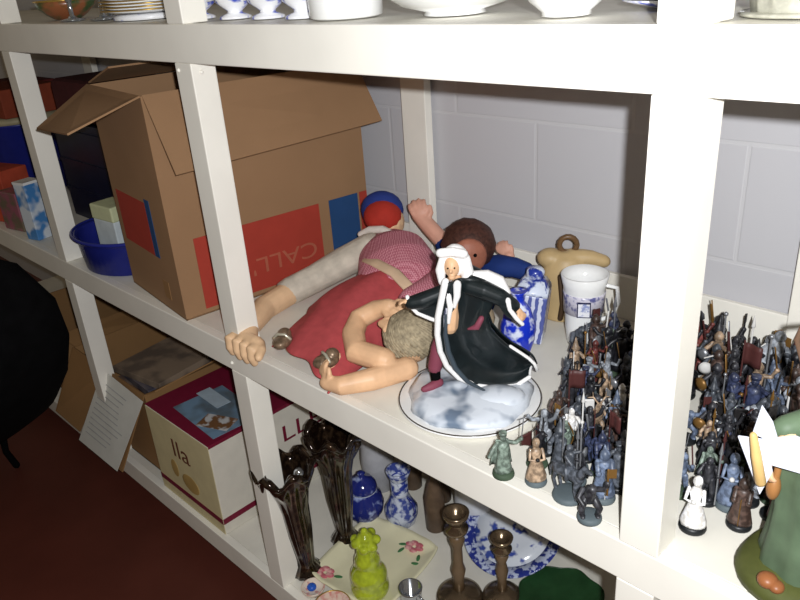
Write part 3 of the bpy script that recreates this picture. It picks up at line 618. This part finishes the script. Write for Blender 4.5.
COLS = [('charcoal', (38, 38, 42)), ('dark pewter', (58, 62, 68)), ('near black', (22, 22, 26)), ('navy', (38, 44, 66)), ('dark brown', (56, 42, 36)), ('dark red', (86, 42, 38)), ('silver grey', (116, 120, 126)),
        ('slate blue', (76, 86, 104)), ('tan', (128, 108, 88)), ('off-white', (206, 202, 196)), ('grey green', (92, 104, 94))]
FM = [mat2('mini_paint_' + n.replace(' ', '_').replace('-', '_'), c, tuple(min(255, int(x * 1.4 + 12)) for x in c), 130, .45, .62, rough=.45, coat=.1) for n, c in COLS]
AM = [mat('mini_steel', (150, 152, 156), .35, metal=.6), mat('mini_bronze', (130, 96, 50), .4, metal=.4), mat('mini_dark', (36, 34, 34), .5), mat('mini_white', (214, 212, 208), .5), mat('mini_red', (74, 40, 38), .5)]
BM = [mat('mini_base_slate', (84, 94, 98), .6), mat('mini_base_black', (26, 28, 30), .4), mat('mini_base_green', (62, 78, 60), .7)]
PROTO = [mini(k) for k in range(14)]
used = [False] * 14
def place_mini(K, c, x, y, rz, label, group, sc=1.0, acc=0, bm=0, dz=0.0008):
    if used[K]: o = copy_tree(PROTO[K])
    else: o = PROTO[K]; used[K] = True
    o.location = (x, y, Z_MID + dz); o.rotation_euler = (0, 0, rz); o.scale = (sc, sc, sc); tag(o, label, 'figurine', group)
    for ch in o.children:
        s_ = ch.material_slots[0]; s_.link = 'OBJECT'; nm = ch.name.split('.')[0]
        s_.material = BM[bm] if nm == 'base' else FM[c] if nm == 'figure' else AM[acc]
    return o
ORD = ['nearest', 'second', 'third', 'fourth', 'fifth', 'sixth', 'seventh', 'eighth', 'ninth', 'tenth', 'eleventh', 'twelfth', 'thirteenth', 'fourteenth', 'fifteenth']
# front row left of the thick post, as the photo shows them
G1 = 'small cast miniatures left of the thick white post'; G2 = 'small cast miniatures right of the thick white post'
front = [(8, 10, -.203, .015, .5, 'grey green miniature with arms raised at the front left corner of the crowd', 1.12, 0, 2),
         (9, 8, -.155, .032, .3, 'tan and grey miniature on a slate disc second along the front edge', 1.1, 2, 0),
         (5, 1, -.1, .034, .9, 'dark pewter mounted miniature on a wide slate base third along the front edge', 1.1, 0, 0),
         (6, 0, -.052, .012, .2, 'charcoal crouching miniature on round base closest to the foot of the thick white post', 1.15, 1, 0),
         (4, 7, -.06, .062, .2, 'pale slate blue cloaked miniature standing just behind the front row by the post', 1.2, 3, 0)]
taken = []
for K, c, x, y, rz, lab, sc, acc, bm in front:
    place_mini(K, c, x, y, rz + .5, lab, G1, sc, acc, bm); taken.append((x, y))
FM[7]
KSEQ = [1, 3, 0, 6, 11, 13, 2, 1, 4, 8, 12, 7, 0, 5, 10]
def crowd(rows, xr, group, side, skip=()):
    n = 0
    for r, y in enumerate(rows):
        lo, hi = xr(y); k = max(1, round((hi - lo) / .0315)); st = (hi - lo) / k
        for i in range(k):
            x = lo + st * (i + .5) + random.uniform(-.003, .003); yy = y + random.uniform(-.004, .004) + (.004 if i % 2 else -.004)
            if math.hypot(x + .338, yy - .462) < .066 or math.hypot(x - .212, yy - .085) < .104 or math.hypot(x + .38, yy - .15) < .147: continue
            if any((x - p[0]) ** 2 + (yy - p[1]) ** 2 < .0265 ** 2 for p in taken): continue
            K = KSEQ[n % 15]; K = K if random.random() < .75 else random.randrange(14); c = random.choices(range(11), [11, 9, 11, 5, 6, 2.5, 4, 3, 2, 2, 1.5])[0]
            if K in (5, 7, 11) and i % 2: K = 1
            rz = random.uniform(-.7, 1.6) + .3; sc = random.uniform(.98, 1.14) + (.3 if y > .36 else 0)
            if K in (5, 7): sc *= .8
            place_mini(K, c, x, yy, rz, '%s %s, %s in row %s back, miniatures %s of thick post' % (COLS[c][0], KN[K], {'nearest': 'first'}.get(ORD[i], ORD[i]), ORD[r + 1], side), group, sc, random.randrange(5), random.choice((0, 1, 1, 2)))
            taken.append((x, yy)); n += 1
crowd([.072 + .0315 * k for k in range(13)], lambda y: (-.195 - (.25 * (y - .075) if y < .23 else .45 * (y - .075) - .02), -.018 - .36 * y + .08), G1, 'left')
big = [(.063, .085)]; taken += [(.063, .085), (.112, .135), (.205, .085), (.16, .06), (.16, .13), (.14,.09)]
place_mini(9, 9, .063, .085, .2, 'pure white gowned miniature on a black base right beside the thick post', G2, 1.2, 3, 1)
place_mini(4, 4, .108, .128, .2, 'dark brown hooded miniature on a dark base beside the green robed figurine', G2, 1.1, 1, 1)
place_mini(9, 7, .082, .158, .3, 'slate blue gowned miniature behind the white one right of the thick post', G2, 1.25, 3, 0); taken.append((.082, .158))
crowd([.145 + .0315 * k for k in range(13)], lambda y: (.050 - .39 * (y - .03), min(.24, .22 - .36 * (y - .15))), G2, 'right')

# ------------------------------------------------------------------ large green robed figurine at the right edge
OG = V((.212, .085, Z_MID + .001)); Gf = thing('green_robed_figurine', 'large green robed figurine holding white cloth on a mossy base at the right edge', 'figurine', OG, math.radians(14))
GR = mat('sage_green_robe', (88, 106, 82), .55, var=.2, scale=25)
MB().lathe([(.074, 0), (.083, .004), (.085, .014), (.078, .024), (.06, .03), (.02, .034)], seg=44, frill=lambda k, a_, r, z: (r * (1 + .04 * math.sin(4 * a_)), z)).build('mossy_base', mat('moss_green', (78, 82, 38), .6, var=.35, scale=20), Gf)
b = MB(); b.lathe([(.060, .026), (.062, .032), (.057, .07), (.055, .11), (.058, .15), (.060, .19), (.054, .215), (.036, .235), (.014, .246)], seg=44, sy=.85, frill=lambda k, a_, r, z: (r * (1 + .045 * math.sin(9 * a_ + k * .25) * (1 if k < 6 else .2)), z))
b.build('robe', GR, Gf)
b = MB(); b.ell((0, -.005, .275), (.017, .02, .024)); b.ell((0, -.026, .273), .005); b.tube([(0, 0, .255), (0, 0, .18)], .011)
b.tube([(0, 0, .22), (-.045, -.02, .225), (-.066, -.048, .20)], .008); b.tube([(0, 0, .22), (.045, -.02, .225), (.062, -.045, .20)], .008)
hand(b, (-.066, -.048, .20), (-.1, -.4, -.9), (-.6, -.5, .2), .034, .5, rad=.0036); hand(b, (.062, -.045, .2), (.1, -.4, -.9), (.6, -.5, .2), .034, .5, rad=.0036)
b.build('figure_body', SKIN3, Gf, remesh=.0022)
b = MB(); b.ell((0, .005, .283), (.021, .021, .024)); b.tube([(0, -.018, .262), (0, -.026, .235), (0, -.028, .21)], [.012, .011, .004]); b.build('hair', WH, Gf, remesh=.002)
for s_ in (-1, 1): MB().tube([(s_ * .03, 0, .228), (s_ * .055, -.02, .222)], [.016, .015]).build('sleeve', GR, Gf)
WC = mat('white_draped_cloth', (222, 226, 238), .7, var=.05)
def q3(P, w_): return [V((x, w_ + .25 * (x + .06) * -1 * 0, z)) for x, z in P]
b = MB(); b.slab(q3([(-.100, .226), (-.073, .229), (-.060, .19), (-.069, .155)], -.064), .004)
b.slab(q3([(-.086, .232), (-.081, .270), (-.068, .252), (-.058, .225)], -.062), .004)
b.slab(q3([(-.078, .229), (-.045, .243), (.0, .236), (.012, .215), (-.02, .197), (-.066, .20)], -.066), .004)
b.build('white_cloth', WC, Gf, bevel=.0015)
b = MB(); b.tube([(-.084, -.073, .238), (-.078, -.076, .215), (-.070, -.072, .18)], [.004, .0055, .006]); b.build('tan_arm', mat('tan_glaze', (204, 170, 110), .4), Gf)
b = MB(); b.tube([(-.030, .055, .03), (-.034, .06, .20), (-.05, .055, .27), (-.06, .05, .30), (-.055, .045, .325), (-.03, .04, .335)], .0035); b.build('staff', mat('brown_wood', (110, 84, 66), .6), Gf)
b = MB(); b.ell((-.046, -.058, .034), (.012, .012, .009)); b.ell((-.036, -.062, .032), (.009, .01, .007)); b.build('orange_boot', mat('orange_glaze', (136, 84, 50), .4), Gf)
b = MB(); b.ell((-.057, -.028, .145), (.008, .010, .017)); b.tube([(-.056, -.026, .155), (-.055, -.02, .19)], .004); b.build('satchel', mat('tan_leather', (150, 104, 60), .5), Gf)

# ------------------------------------------------------------------ things on the top shelf (only their feet show)
ZT = Z_TOP + .0003
BLW = mat2('blue_sprig_china', (60, 80, 190), (236, 236, 238), 38, .36, .46)
def bowl(name, lab, cat, x, y, prof, m, seg=36, z=ZT, group=None):
    t = thing(name, lab, cat, (x, y, z), 0, group); n = len(prof); MB().lathe(prof, seg=seg).build('bowl_body', m, t); return t
t = bowl('casserole_dish', 'plain white straight sided dish above the cardboard carton on the top shelf', 'dish', -.562, .10, [(.050, 0), (.057, .003), (.060, .05), (.063, .08), (.061, .082), (.055, .05), (.05, .006)], WHITEC)
MB().tube([(.062 * math.cos(t_), .062 * math.sin(t_), .081) for t_ in [2 * math.pi * k / 40 for k in range(41)]], .003, caps=False).build('rim', WHITEC, t)
t = bowl('serving_bowl', 'wide white serving bowl on a narrow foot on the top shelf', 'bowl', -.375, .14, [(.040, 0), (.045, .001), (.043, .006), (.075, .014), (.10, .030), (.115, .052), (.112, .053), (.09, .032), (.04, .012)], WHITEC, 48)
MB().tube([(.114 * math.cos(t_), .114 * math.sin(t_), .0525) for t_ in [2 * math.pi * k / 40 for k in range(41)]], .0025, caps=False).build('rim', WHITEC, t)
t = bowl('soup_bowl', 'small white bowl beside the wide one on the top shelf near the thick post', 'bowl', -.165, .10, [(.026, 0), (.03, .001), (.03, .006), (.045, .018), (.056, .035), (.06, .055), (.058, .055), (.042, .02), (.02, .009)], WHITEC)
MB().tube([(.06 * math.cos(t_), .06 * math.sin(t_), .055) for t_ in [2 * math.pi * k / 40 for k in range(41)]], .002, caps=False).build('rim', WHITEC, t)
for k in range(4):
    o = tag(MB().lathe([(.035, 0), (.038, .001), (.06, .006), (.075, .010), (.074, .0115), (.05, .007), (.01, .004)], seg=40).build('side_plate', WHITEC if k % 2 else BLW, loc=(-.070, .215, ZT + k * .0075)), '%s plate in the low stack beside the small white bowl, %s from the shelf' % (('blue sprigged', 'white', 'blue sprigged', 'white')[k], ('lowest', 'second', 'third', 'topmost')[k]), 'plate', 'side plates by the thick post')
xs_ = [-.985, -.865, -.765, -.67]
proto_cup = None
for k, x in enumerate(xs_):
    if proto_cup is None:
        t = thing('footed_cup', '', 'cup', (x, .10, ZT)); MB().lathe([(.028, 0), (.03, .001), (.028, .005), (.014, .01), (.014, .014), (.032, .028), (.038, .05), (.04, .07), (.038, .07), (.03, .03), (.01, .018)], seg=30).build('cup_body', BLW, t)
        MB().tube([(.036, 0, .06), (.058, 0, .055), (.06, 0, .035), (.034, 0, .032)], .003).build('handle', WHITEC, t); proto_cup = t
    else: t = copy_tree(proto_cup); t.location = (x, .10, ZT)
    tag(t, 'blue and white footed cup on the top shelf, %s from the left of four' % ('first', 'second', 'third', 'fourth')[k], 'cup', 'blue and white footed cups')
GOLD = mat('gilt_rim', (196, 160, 84), .3, metal=.7)
MB_ = None
for k in range(5):
    t = thing('gilt_plate', 'gold rimmed white plate in the stack left of the second post, %s' % ('lowest', 'second from bottom', 'middle one', 'second from top', 'topmost')[k], 'plate', (-1.235, .13, ZT + .012 + k * .0062), 0, 'gold rimmed plates')
    MB().lathe([(.04, 0), (.044, .001), (.07, .003), (.10, .008), (.099, .0095), (.06, .004), (.01, .002)], seg=44).build('plate_body', WHITEC, t)
    MB().tube([(.1 * math.cos(t_), .1 * math.sin(t_), .0088) for t_ in [2 * math.pi * q / 44 for q in range(45)]], .0014, caps=False).build('gilt_rim', GOLD, t)
tag(MB().lathe([(.075, 0), (.078, .001), (.078, .008), (.07, .0115), (.01, .0115)], seg=36).build('cake_stand_base', BLW, loc=(-1.235, .13, ZT)), 'blue sprigged white dish under the gold rimmed plates', 'dish')
CHR = mat('polished_silver', (190, 194, 200), .12, metal=.9)
for k, (x, y, lab) in enumerate([(-1.40, .10, 'silver goblet foot beside the gold rimmed plates on the top shelf'), (-1.47, .15, 'silver goblet second from the gold rimmed plates on the top shelf'), (-1.52, .08, 'silver goblet furthest from the gold rimmed plates on the top shelf')]):
    t = thing('silver_goblet', lab, 'goblet', (x, y, ZT), 0, 'silver goblets on the top shelf'); MB().lathe([(.028, 0), (.03, .002), (.012, .006), (.005, .012), (.005, .04), (.01, .05), (.026, .065), (.03, .09), (.028, .09), (.02, .066), (.005, .055)], seg=26).build('goblet_body', CHR, t)
    MB().tube([(.0295 * math.cos(t_), .0295 * math.sin(t_), .0022) for t_ in [2 * math.pi * q / 30 for q in range(31)]], .0012, caps=False).build('foot_rim', CHR, t)
t = thing('green_lustre_bowl', 'dark green and amber bowl on the top shelf at the far left', 'bowl', (-1.66, .13, ZT)); MB().lathe([(.03, 0), (.034, .002), (.05, .012), (.07, .03), (.075, .045), (.072, .045), (.04, .014), (.01, .008)], seg=34).build('bowl_body', mat2('green_amber', (60, 84, 44), (150, 90, 56), 26, .45, .6), t)
MB().tube([(.074 * math.cos(t_), .074 * math.sin(t_), .045) for t_ in [2 * math.pi * k / 40 for k in range(41)]], .002, caps=False).build('rim', GOLD, t)
t = thing('pressed_glass_dish', 'ribbed grey pressed glass dish on the top shelf right of the thick post', 'dish', (.108, .11, ZT))
MB().lathe([(.05, 0), (.055, .001), (.057, .01), (.06, .03), (.064, .05), (.061, .05), (.055, .02), (.05, .006)], seg=48, frill=lambda k, a_, r, z: (r * (1 + .03 * math.sin(16 * a_)), z)).build('dish_body', mat('grey_green_glass', (168, 166, 152), .15, var=.25, scale=60, metal=.2), t)
MB().lathe([(.066, 0), (.068, .002), (.066, .004), (.056, .0045)], seg=40).build('foot_ring', mat('grey_green_glass', (0, 0, 0)), t)

# ------------------------------------------------------------------ lower shelf: wine carton
WB = thing('wine_carton', 'cream carton with maroon printed top on the lower shelf under the red doll', 'box', (-1.33, .23, Z_LOW + .0008))
CRM = mat('cream_carton', (214, 202, 158), .7, var=.05); CRM2 = mat('off_white_carton', (220, 214, 200), .7, var=.04); MRN = mat('maroon_print', (118, 22, 50), .55, var=.08)
MB().box((0, 0, .147), (.337, .43, .294)).build('carton_body', CRM2, WB, bevel=.003)
MB().box((0, -.2157, .147), (.335, .0012, .29)).build('front_print', CRM, WB)
MB().box((0, -.0, .2955), (.337, .43, .003)).build('maroon_top', MRN, WB, bevel=.001)
MB().box((.04, -.1, .2975), (.23, .16, .0012), rz=-.06).build('picture_panel', mat2('blue_grey_picture', (120, 150, 176), (96, 110, 120), 12, .4, .6, rough=.5), WB)
MB().box((.09, -.135, .2984), (.10, .06, .001), rz=.4).build('picture_label', mat2('picture_ochre', (120, 84, 54), (200, 200, 200), 30, .5, .6, rough=.5), WB)
MB().box((-.03, -.07, .2984), (.12, .045, .001), rz=-.05).build('title_strip', mat('pale_blue_strip', (170, 186, 198), .5), WB)
MB().box((.1688, 0, .045), (.001, .43, .018)).build('maroon_stripe', MRN, WB); MB().box((0, -.2165, .045), (.335, .001, .018)).build('maroon_stripe', MRN, WB)
MB().box((.1688, .0, .292), (.0012, .43, .008)).build('maroon_edge', MRN, WB)
text('side_lettering', 'LLE', .075, MRN, WB, frame((.1695, .085, .205), (0, 1, 0), (0, 0, 1)), font_scale=(1.35, 1))
text('front_lettering', 'lla', .085, mat('brown_ink', (104, 60, 40), .7), WB, frame((.0, -.2175, .2), (1, 0, 0), (0, 0, 1)), font_scale=(1.3, 1))
b = MB(); b.ell((.02, -.2165, .10), (.045, .001, .03)); b.ell((-.06, -.2165, .12), (.02, .001, .03)); b.build('vine_print', mat('tan_print', (180, 150, 90), .7), WB)
# open carton with paper
SC1, O1 = open_box('open_carton', 'open brown carton on the lower shelf with a white sheet on its hanging flap', -2.06, -1.56, .045, .50, Z_LOW + .0008, .45, CARDD, [
    [(-1.80, .044, .452), (-1.56, .044, .452), (-1.64, -.05, .185), (-1.93, -.05, .185)],
    [(-2.06, .044, .452), (-1.81, .044, .452), (-1.95, -.045, .20), (-2.09, -.06, .235)],
    [(-1.56, .05, .453), (-1.56, .49, .453), (-1.515, .49, .50), (-1.515, .06, .475)],
    [(-2.06, .498, .452), (-1.56, .498, .452), (-1.56, .53, .62), (-2.06, .53, .62)]])
PAP = mat('white_paper', (222, 222, 214), .7, var=.03)
b = MB(); p0 = V((-1.80, .036, .462)); p1 = V((-1.545, .036, .44)); p2 = V((-1.655, -.053, .185)); p3 = V((-1.935, -.053, .18)); off = V((0, -.006, .001))
b.slab([p - O1 + off for p in (p0, p1, p2, p3)], .0012); pap = b.build('paper_sheet', PAP, SC1)
INK = mat('grey_ink', (186, 186, 184), .7)
b = MB(); nrm = (p1 - p0).cross(p3 - p0).normalized()
for r in range(11):
    f = .12 + r * .07; A_ = p0.lerp(p3, f); B_ = p1.lerp(p2, f); q = random.uniform(.6, .88)
    s0 = A_.lerp(B_, .1) - O1 + off * 1.0 - nrm * .0006 * 0; s1 = A_.lerp(B_, q) - O1 + off; dn = (p3 - p0).normalized() * .004; up_ = V((0, -.0022, .0008))
    b.slab([s0 + up_, s1 + up_, s1 + dn + up_, s0 + dn + up_], .0003)
b.build('typed_lines', INK, pap)
for k in range(4):
    x_ = -1.83 + .1 * (k % 3) ; tag(MB().box((0, 0, .012), (.24, .30, .022), rz=.0).build('magazine', mat2('magazine_cover_%s' % 'abcd'[k], ((90, 88, 100), (130, 112, 100), (70, 70, 86), (110, 96, 84))[k], ((150, 144, 140), (84, 60, 52), (120, 110, 112), (150, 130, 110))[k], 14, .4, .6, rough=.5), loc=(-1.76, .25, .335 + .0245 * k), rz=(-.12, .1, -.05, .16)[k], bevel=.001), '%s magazine in the open carton on the lower shelf, %s' % (('grey violet', 'brown', 'slate', 'tan')[k], ('lowest of four', 'second of four', 'third of four', 'topmost of four')[k]), 'magazine', 'magazines in the open carton')
tag(MB().box((0, 0, .085), (.34, .38, .165)).build('packing_box', mat('plain_brown_card', (140, 100, 66), .8), loc=(-1.76, .25, .1690)), 'closed brown box inside the open carton under the magazines', 'box')
SC2, O2 = open_box('second_carton', 'brown carton with a raised flap behind the black chair left of the leftmost lower post', -2.66, -2.22, .06, .50, Z_LOW + .0008, .44, CARDD, [
    [(-2.66, .058, .442), (-2.22, .058, .442), (-2.13, -.03, .49), (-2.55, -.06, .56)],
    [(-2.22, .06, .442), (-2.22, .49, .442), (-2.10, .47, .40), (-2.11, .10, .38)]])
t = thing('paper_bundle', 'white paper bundle standing behind the leftmost lower post', 'papers', (-2.14, .20, Z_LOW + .0008), .15)
MB().box((0, 0, .10), (.10, .16, .2)).build('paper_stack', mat('grey_white_paper', (206, 202, 206), .7), t, bevel=.004)
MB().box((0, 0, .10), (.104, .164, .012)).build('string', mat('twine', (130, 110, 96), .9), t)

# ------------------------------------------------------------------ carnival glass vases
CG = mat2('carnival_glass', (34, 22, 16), (84, 64, 46), 60, .5, .75, rough=.12, coat=1, metal=.55)
def vase(x, y, h, lab, rz, lx=0, ly=0):
    t = thing('carnival_glass_vase', lab, 'vase', (x, y, Z_LOW + .004), rz, 'dark carnival glass vases'); t.rotation_euler = (lx, ly, rz)
    P = [(.036, 0), (.040, .005), (.035, .014), (.022, .035), (.026, .07), (.034, .14), (.038, h * .62), (.046, h * .74), (.058, h * .82), (.066, h * .88), (.067, h * .96)]
    Q = [(r - .004, z) for r, z in P[::-1] if z > .03]
    def f(k, a_, r, z):
        top = max(0, (z / h - .72) / .28); return (r * (1 + .03 * math.sin(14 * a_) + .08 * top * math.sin(6 * a_)), z + .022 * top * math.cos(6 * a_ + 1))
    MB().lathe(P + Q, seg=84, frill=f).build('vase_body', CG, t)
    b = MB(); b.tube([(.068 * math.cos(q * math.pi / 18), .068 * math.sin(q * math.pi / 18), h * .95 + .012 * math.cos(q * math.pi / 3 + 1)) for q in range(37)], [.008 + .004 * math.cos(q * math.pi / 3) for q in range(37)], caps=False)
    b.build('frilled_lip', CG, t)
    MB().ell((.038, -.045, h * .99), .012).build('iridescent_bead', CHR, t)
    return t
vase(-.880, .078, .345, 'dark brown frilled carnival glass vase right beside the lower post', .9, ly=-.06)
vase(-.892, .218, .36, 'dark brown frilled carnival glass vase standing behind the one by the post', 1.4)

# ------------------------------------------------------------------ blue ginger jar and figurine vase
COB = mat2('cobalt_glaze', (34, 44, 120), (170, 186, 230), 34, .56, .68, rough=.12)
t = thing('ginger_jar', 'round cobalt blue ginger jar with a domed lid on the lower shelf', 'jar', (-.915, .315, Z_LOW + .001))
MB().lathe([(.032, 0), (.036, .003), (.052, .03), (.056, .055), (.05, .08), (.036, .095), (.034, .10)], seg=36).build('jar_body', COB, t)
MB().lathe([(.040, .1), (.041, .106), (.038, .12), (.028, .134), (.01, .142), (.009, .148), (.012, .154), (.004, .158)], seg=30).build('lid', COB, t)
MB().tube([(.038 * math.cos(t_), .038 * math.sin(t_), .1) for t_ in [2 * math.pi * k / 30 for k in range(31)]], .0025, caps=False).build('white_collar', mat('pale_glaze', (196, 206, 230), .2), t)
t = thing('baluster_vase', 'blue and white baluster vase with white neck beside the round blue jar', 'vase', (-.825, .37, Z_LOW + .001))
MB().lathe([(.035, 0), (.038, .003), (.046, .03), (.046, .05), (.032, .075), (.022, .1), (.022, .14), (.03, .16), (.034, .175), (.03, .176), (.018, .14)], seg=36).build('vase_body', mat2('pale_cobalt', (60, 76, 150), (200, 208, 226), 50, .42, .56, rough=.15), t)
MB().lathe([(.0235, .095), (.024, .1), (.024, .145), (.0225, .15), (.02, .15), (.02, .095)], seg=30, ring=True).build('white_neck', DELFT, t)
MB().tube([(.046, -.0, .045), (.054, 0, .06), (.05, 0, .085), (.03, 0, .095)], .004).build('handle', COB, t)
t = thing('tall_white_vase', 'plain greyish white tall vase behind the round blue jar', 'vase', (-.985, .44, Z_LOW + .001)); MB().lathe([(.04, 0), (.045, .003), (.05, .1), (.042, .2), (.034, .25), (.04, .262), (.037, .262), (.03, .24)], seg=36).build('vase_body', mat('grey_white_glaze', (190, 190, 194), .25), t); MB().tube([(.039 * math.cos(t_), .039 * math.sin(t_), .262) for t_ in [2 * math.pi * k / 30 for k in range(31)]], .003, caps=False).build('rim', MATS['grey_white_glaze'], t)
BRW = mat('brown_treen', (96, 78, 62), .4, var=.25, scale=40)
for k, (x, y, h, lab) in enumerate([(-.735, .41, .21, 'slim brown turned bottle at the back right of the baluster vase'), (-.905, .50, .24, 'slim brown turned bottle at the wall behind the round blue jar'), (-.80, .51, .25, 'slim brown turned bottle at the wall behind the baluster vase')]):
    t = thing('turned_bottle', lab, 'bottle', (x, y, Z_LOW + .001), 0, 'slim brown bottles at the back of the lower shelf'); MB().lathe([(.024, 0), (.027, .003), (.028, h * .5), (.018, h * .7), (.011, h * .8), (.011, h * .95), (.014, h)], seg=24).build('bottle_body', BRW, t); MB().lathe([(.010, h - .004), (.012, h + .002), (.008, h + .014)], seg=16).build('stopper', mat('pale_cork', (170, 140, 110), .7), t)
t = thing('white_jug', 'tall pale grey jug at the back of the lower shelf behind the candlesticks', 'jug', (-.665, .50, Z_LOW + .001)); MB().lathe([(.045, 0), (.05, .003), (.06, .08), (.052, .17), (.042, .22), (.05, .25), (.047, .25), (.038, .21)], seg=36).build('jug_body', mat('cool_white_glaze', (214, 218, 226), .2), t); MB().tube([(-.05, 0, .21), (-.085, 0, .2), (-.09, 0, .13), (-.055, 0, .08)], .007).build('handle', MATS['cool_white_glaze'], t)

# ------------------------------------------------------------------ rose plate
RPO = V((-.760, .205, Z_LOW + .0008)); t = thing('rose_plate', 'square cream plate with painted roses on the lower shelf', 'plate', RPO, math.radians(8))
def sq(u, v):
    x = (u - .5) * .25; y = (v - .5) * .27; d = max(abs(u - .5), abs(v - .5)) * 2; cut = 1 - .10 * (abs(u - .5) * 2) ** 3 * (abs(v - .5) * 2) ** 3
    return (x * cut, y * cut, .004 + .016 * max(0, (d - .6) / .4) ** 1.4 + .001 * math.sin(u * 25) * (d > .9))
MB().sheet(sq, 24, 24, .004).build('plate_body', mat('cream_china', (232, 226, 190), .25, var=.03), t)
MB().box((0, 0, .002), (.12, .13, .004)).build('foot', MATS['cream_china'], t)
RS = mat2('rose_pink', (206, 110, 120), (232, 176, 170), 60, .45, .6); LF = mat('leaf_green', (70, 120, 74), .4)
for sx, sy in ((.055, .095), (-.085, -.1)):
    b = MB()
    for k in range(6): b.ell((sx + .016 * math.cos(k), sy + .013 * math.sin(k), .0165), (.012, .009, .0022), seg=10, rings=6)
    b.build('painted_rose', RS, t)
for x, y, r in ((.022, .09, .5), (.03, .07, 1.4), (.085, .07, 2.), (.09, .05, .3), (-.05, -.09, .4)): MB().ell((x, y, .0125), (.012, .005, .0016), rot=Matrix.Rotation(r, 3, 'Z'), seg=10, rings=6).build('painted_leaf', LF, t)

# yellow glass bottle figure
YG = mat('yellow_green_glass', (166, 180, 44), .08, var=.28, scale=60, coat=1)
t = thing('yellow_glass_figure', 'bright yellow green glass figural bottle standing on the cream rose plate', 'bottle', (-.70, .13, Z_LOW + .010))
MB().lathe([(.036, 0), (.042, .003), (.048, .02), (.046, .035), (.04, .045), (.046, .055), (.044, .07), (.036, .082), (.028, .09), (.032, .10), (.03, .115), (.025, .125), (.024, .145), (.02, .15)], seg=32).build('bottle_body', YG, t)
b = MB(); b.ell((0, 0, .168), (.022, .022, .022))
for k in range(7): b.ell((.026 * math.cos(k * .9), .026 * math.sin(k * .9), .158 + .005 * (k % 3)), .012)
b.ell((0, 0, .19), (.01, .01, .012)); b.build('ruffled_stopper', YG, t, remesh=.0025)

# candlesticks
BR = mat('bronze_metal', (140, 122, 100), .22, var=.25, scale=30, metal=.85)
def candle(x, y, h, lab, s=1):
    t = thing('candlestick', lab, 'candlestick', (x, y, Z_LOW + .001), 0, 'metal candlesticks')
    MB().lathe([(.05 * s, 0), (.055 * s, .003), (.052 * s, .012), (.04 * s, .02), (.025 * s, .026), (.015 * s, .032)], seg=36).build('foot', BR, t)
    MB().lathe([(.014 * s, .03), (.012 * s, .06), (.017 * s, .09), (.012 * s, .11), (.011 * s, h * .6), (.018 * s, h * .7), (.013 * s, h * .76)], seg=24).build('stem', mat('wood_brown_stem', (104, 84, 62), .35, var=.2), t)
    MB().lathe([(.012 * s, h * .75), (.024 * s, h * .79), (.027 * s, h * .83), (.015 * s, h * .86), (.02 * s, h * .9), (.028 * s, h * .96), (.03 * s, h), (.023 * s, h), (.017 * s, h * .93), (.006, h * .9)], seg=28).build('socket', BR, t)
candle(-.53, .265, .262, 'taller bronze candlestick nearest the cream rose plate on the lower shelf', 1.05); candle(-.45, .33, .19, 'shorter bronze candlestick in front of the blue and white platter', .9)
t = thing('pewter_mug', 'small pewter beaker tipped against the foot of the taller candlestick', 'beaker', (-.60, .17, Z_LOW + .001)); MB().lathe([(.022, 0), (.025, .002), (.027, .05), (.029, .06), (.026, .06), (.022, .006)], seg=26).build('beaker_body', CHR, t); MB().tube([(.026, 0, .05), (.042, 0, .045), (.042, 0, .02), (.025, 0, .012)], .003).build('handle', CHR, t)
# blue and white platter lying tilted
t = thing('willow_platter', 'round blue and white patterned platter leaning at the back of the lower shelf', 'plate', (-.525, .478, Z_LOW + .062)); t.rotation_euler = (math.radians(25), 0, math.radians(8))
WIL = mat2('willow_border', (40, 54, 136), (190, 200, 226), 60, .47, .56, rough=.15)
MB().lathe([(.05, -.004), (.06, -.004), (.100, .006), (.100, .010), (.05, .001), (.01, 0)], seg=44).build('plate_centre', mat2('willow_centre', (60, 80, 160), (214, 220, 230), 30, .40, .48, rough=.15), t)
MB().lathe([(.098, .004), (.127, .012), (.130, .015), (.127, .016), (.098, .0105)], seg=56, ring=True).build('plate_border', WIL, t)
t = thing('green_dish', 'dark green leaf shaped dish at the bottom of the lower shelf view', 'dish', (-.33, .40, Z_LOW + .001)); MB().lathe([(.05, 0), (.06, .002), (.09, .012), (.10, .024), (.097, .024), (.06, .006), (.01, .004)], seg=44, frill=lambda k, a_, r, z: (r * (1 + .04 * math.sin(8 * a_)), z)).build('dish_body', mat('dark_green_glaze', (34, 66, 38), .2, var=.2), t); MB().tube([(.1 * (1 + .04 * math.sin(8 * t_)) * math.cos(t_), .1 * (1 + .04 * math.sin(8 * t_)) * math.sin(t_), .024) for t_ in [2 * math.pi * k / 60 for k in range(61)]], .0018, caps=False).build('rim', MATS['dark_green_glaze'], t)
t = thing('floral_trinket_dish', 'small floral trinket dish on the lower shelf edge beside the carnival glass vase', 'dish', (-.815, .042, Z_LOW + .001)); MB().lathe([(.018, 0), (.02, .001), (.028, .012), (.03, .02), (.028, .02), (.018, .005)], seg=26).build('dish_body', mat2('trinket_floral', (210, 150, 140), (230, 214, 196), 70, .4, .5), t); MB().ell((-.006, 0, .014), (.012, .012, .009)).build('blue_pebble', mat('bright_blue_glass', (40, 90, 190), .2), t)
t = thing('pink_bowl', 'small pink floral bowl at the bottom left of the cream rose plate', 'bowl', (-.73, .032, Z_LOW + .001)); MB().lathe([(.024, 0), (.026, .001), (.04, .014), (.045, .026), (.043, .026), (.025, .005)], seg=30).build('bowl_body', mat2('bowl_floral', (206, 140, 130), (222, 196, 180), 60, .4, .55), t); MB().tube([(.044 * math.cos(t_), .044 * math.sin(t_), .026) for t_ in [2 * math.pi * k / 30 for k in range(31)]], .0015, caps=False).build('rim', GOLD, t)
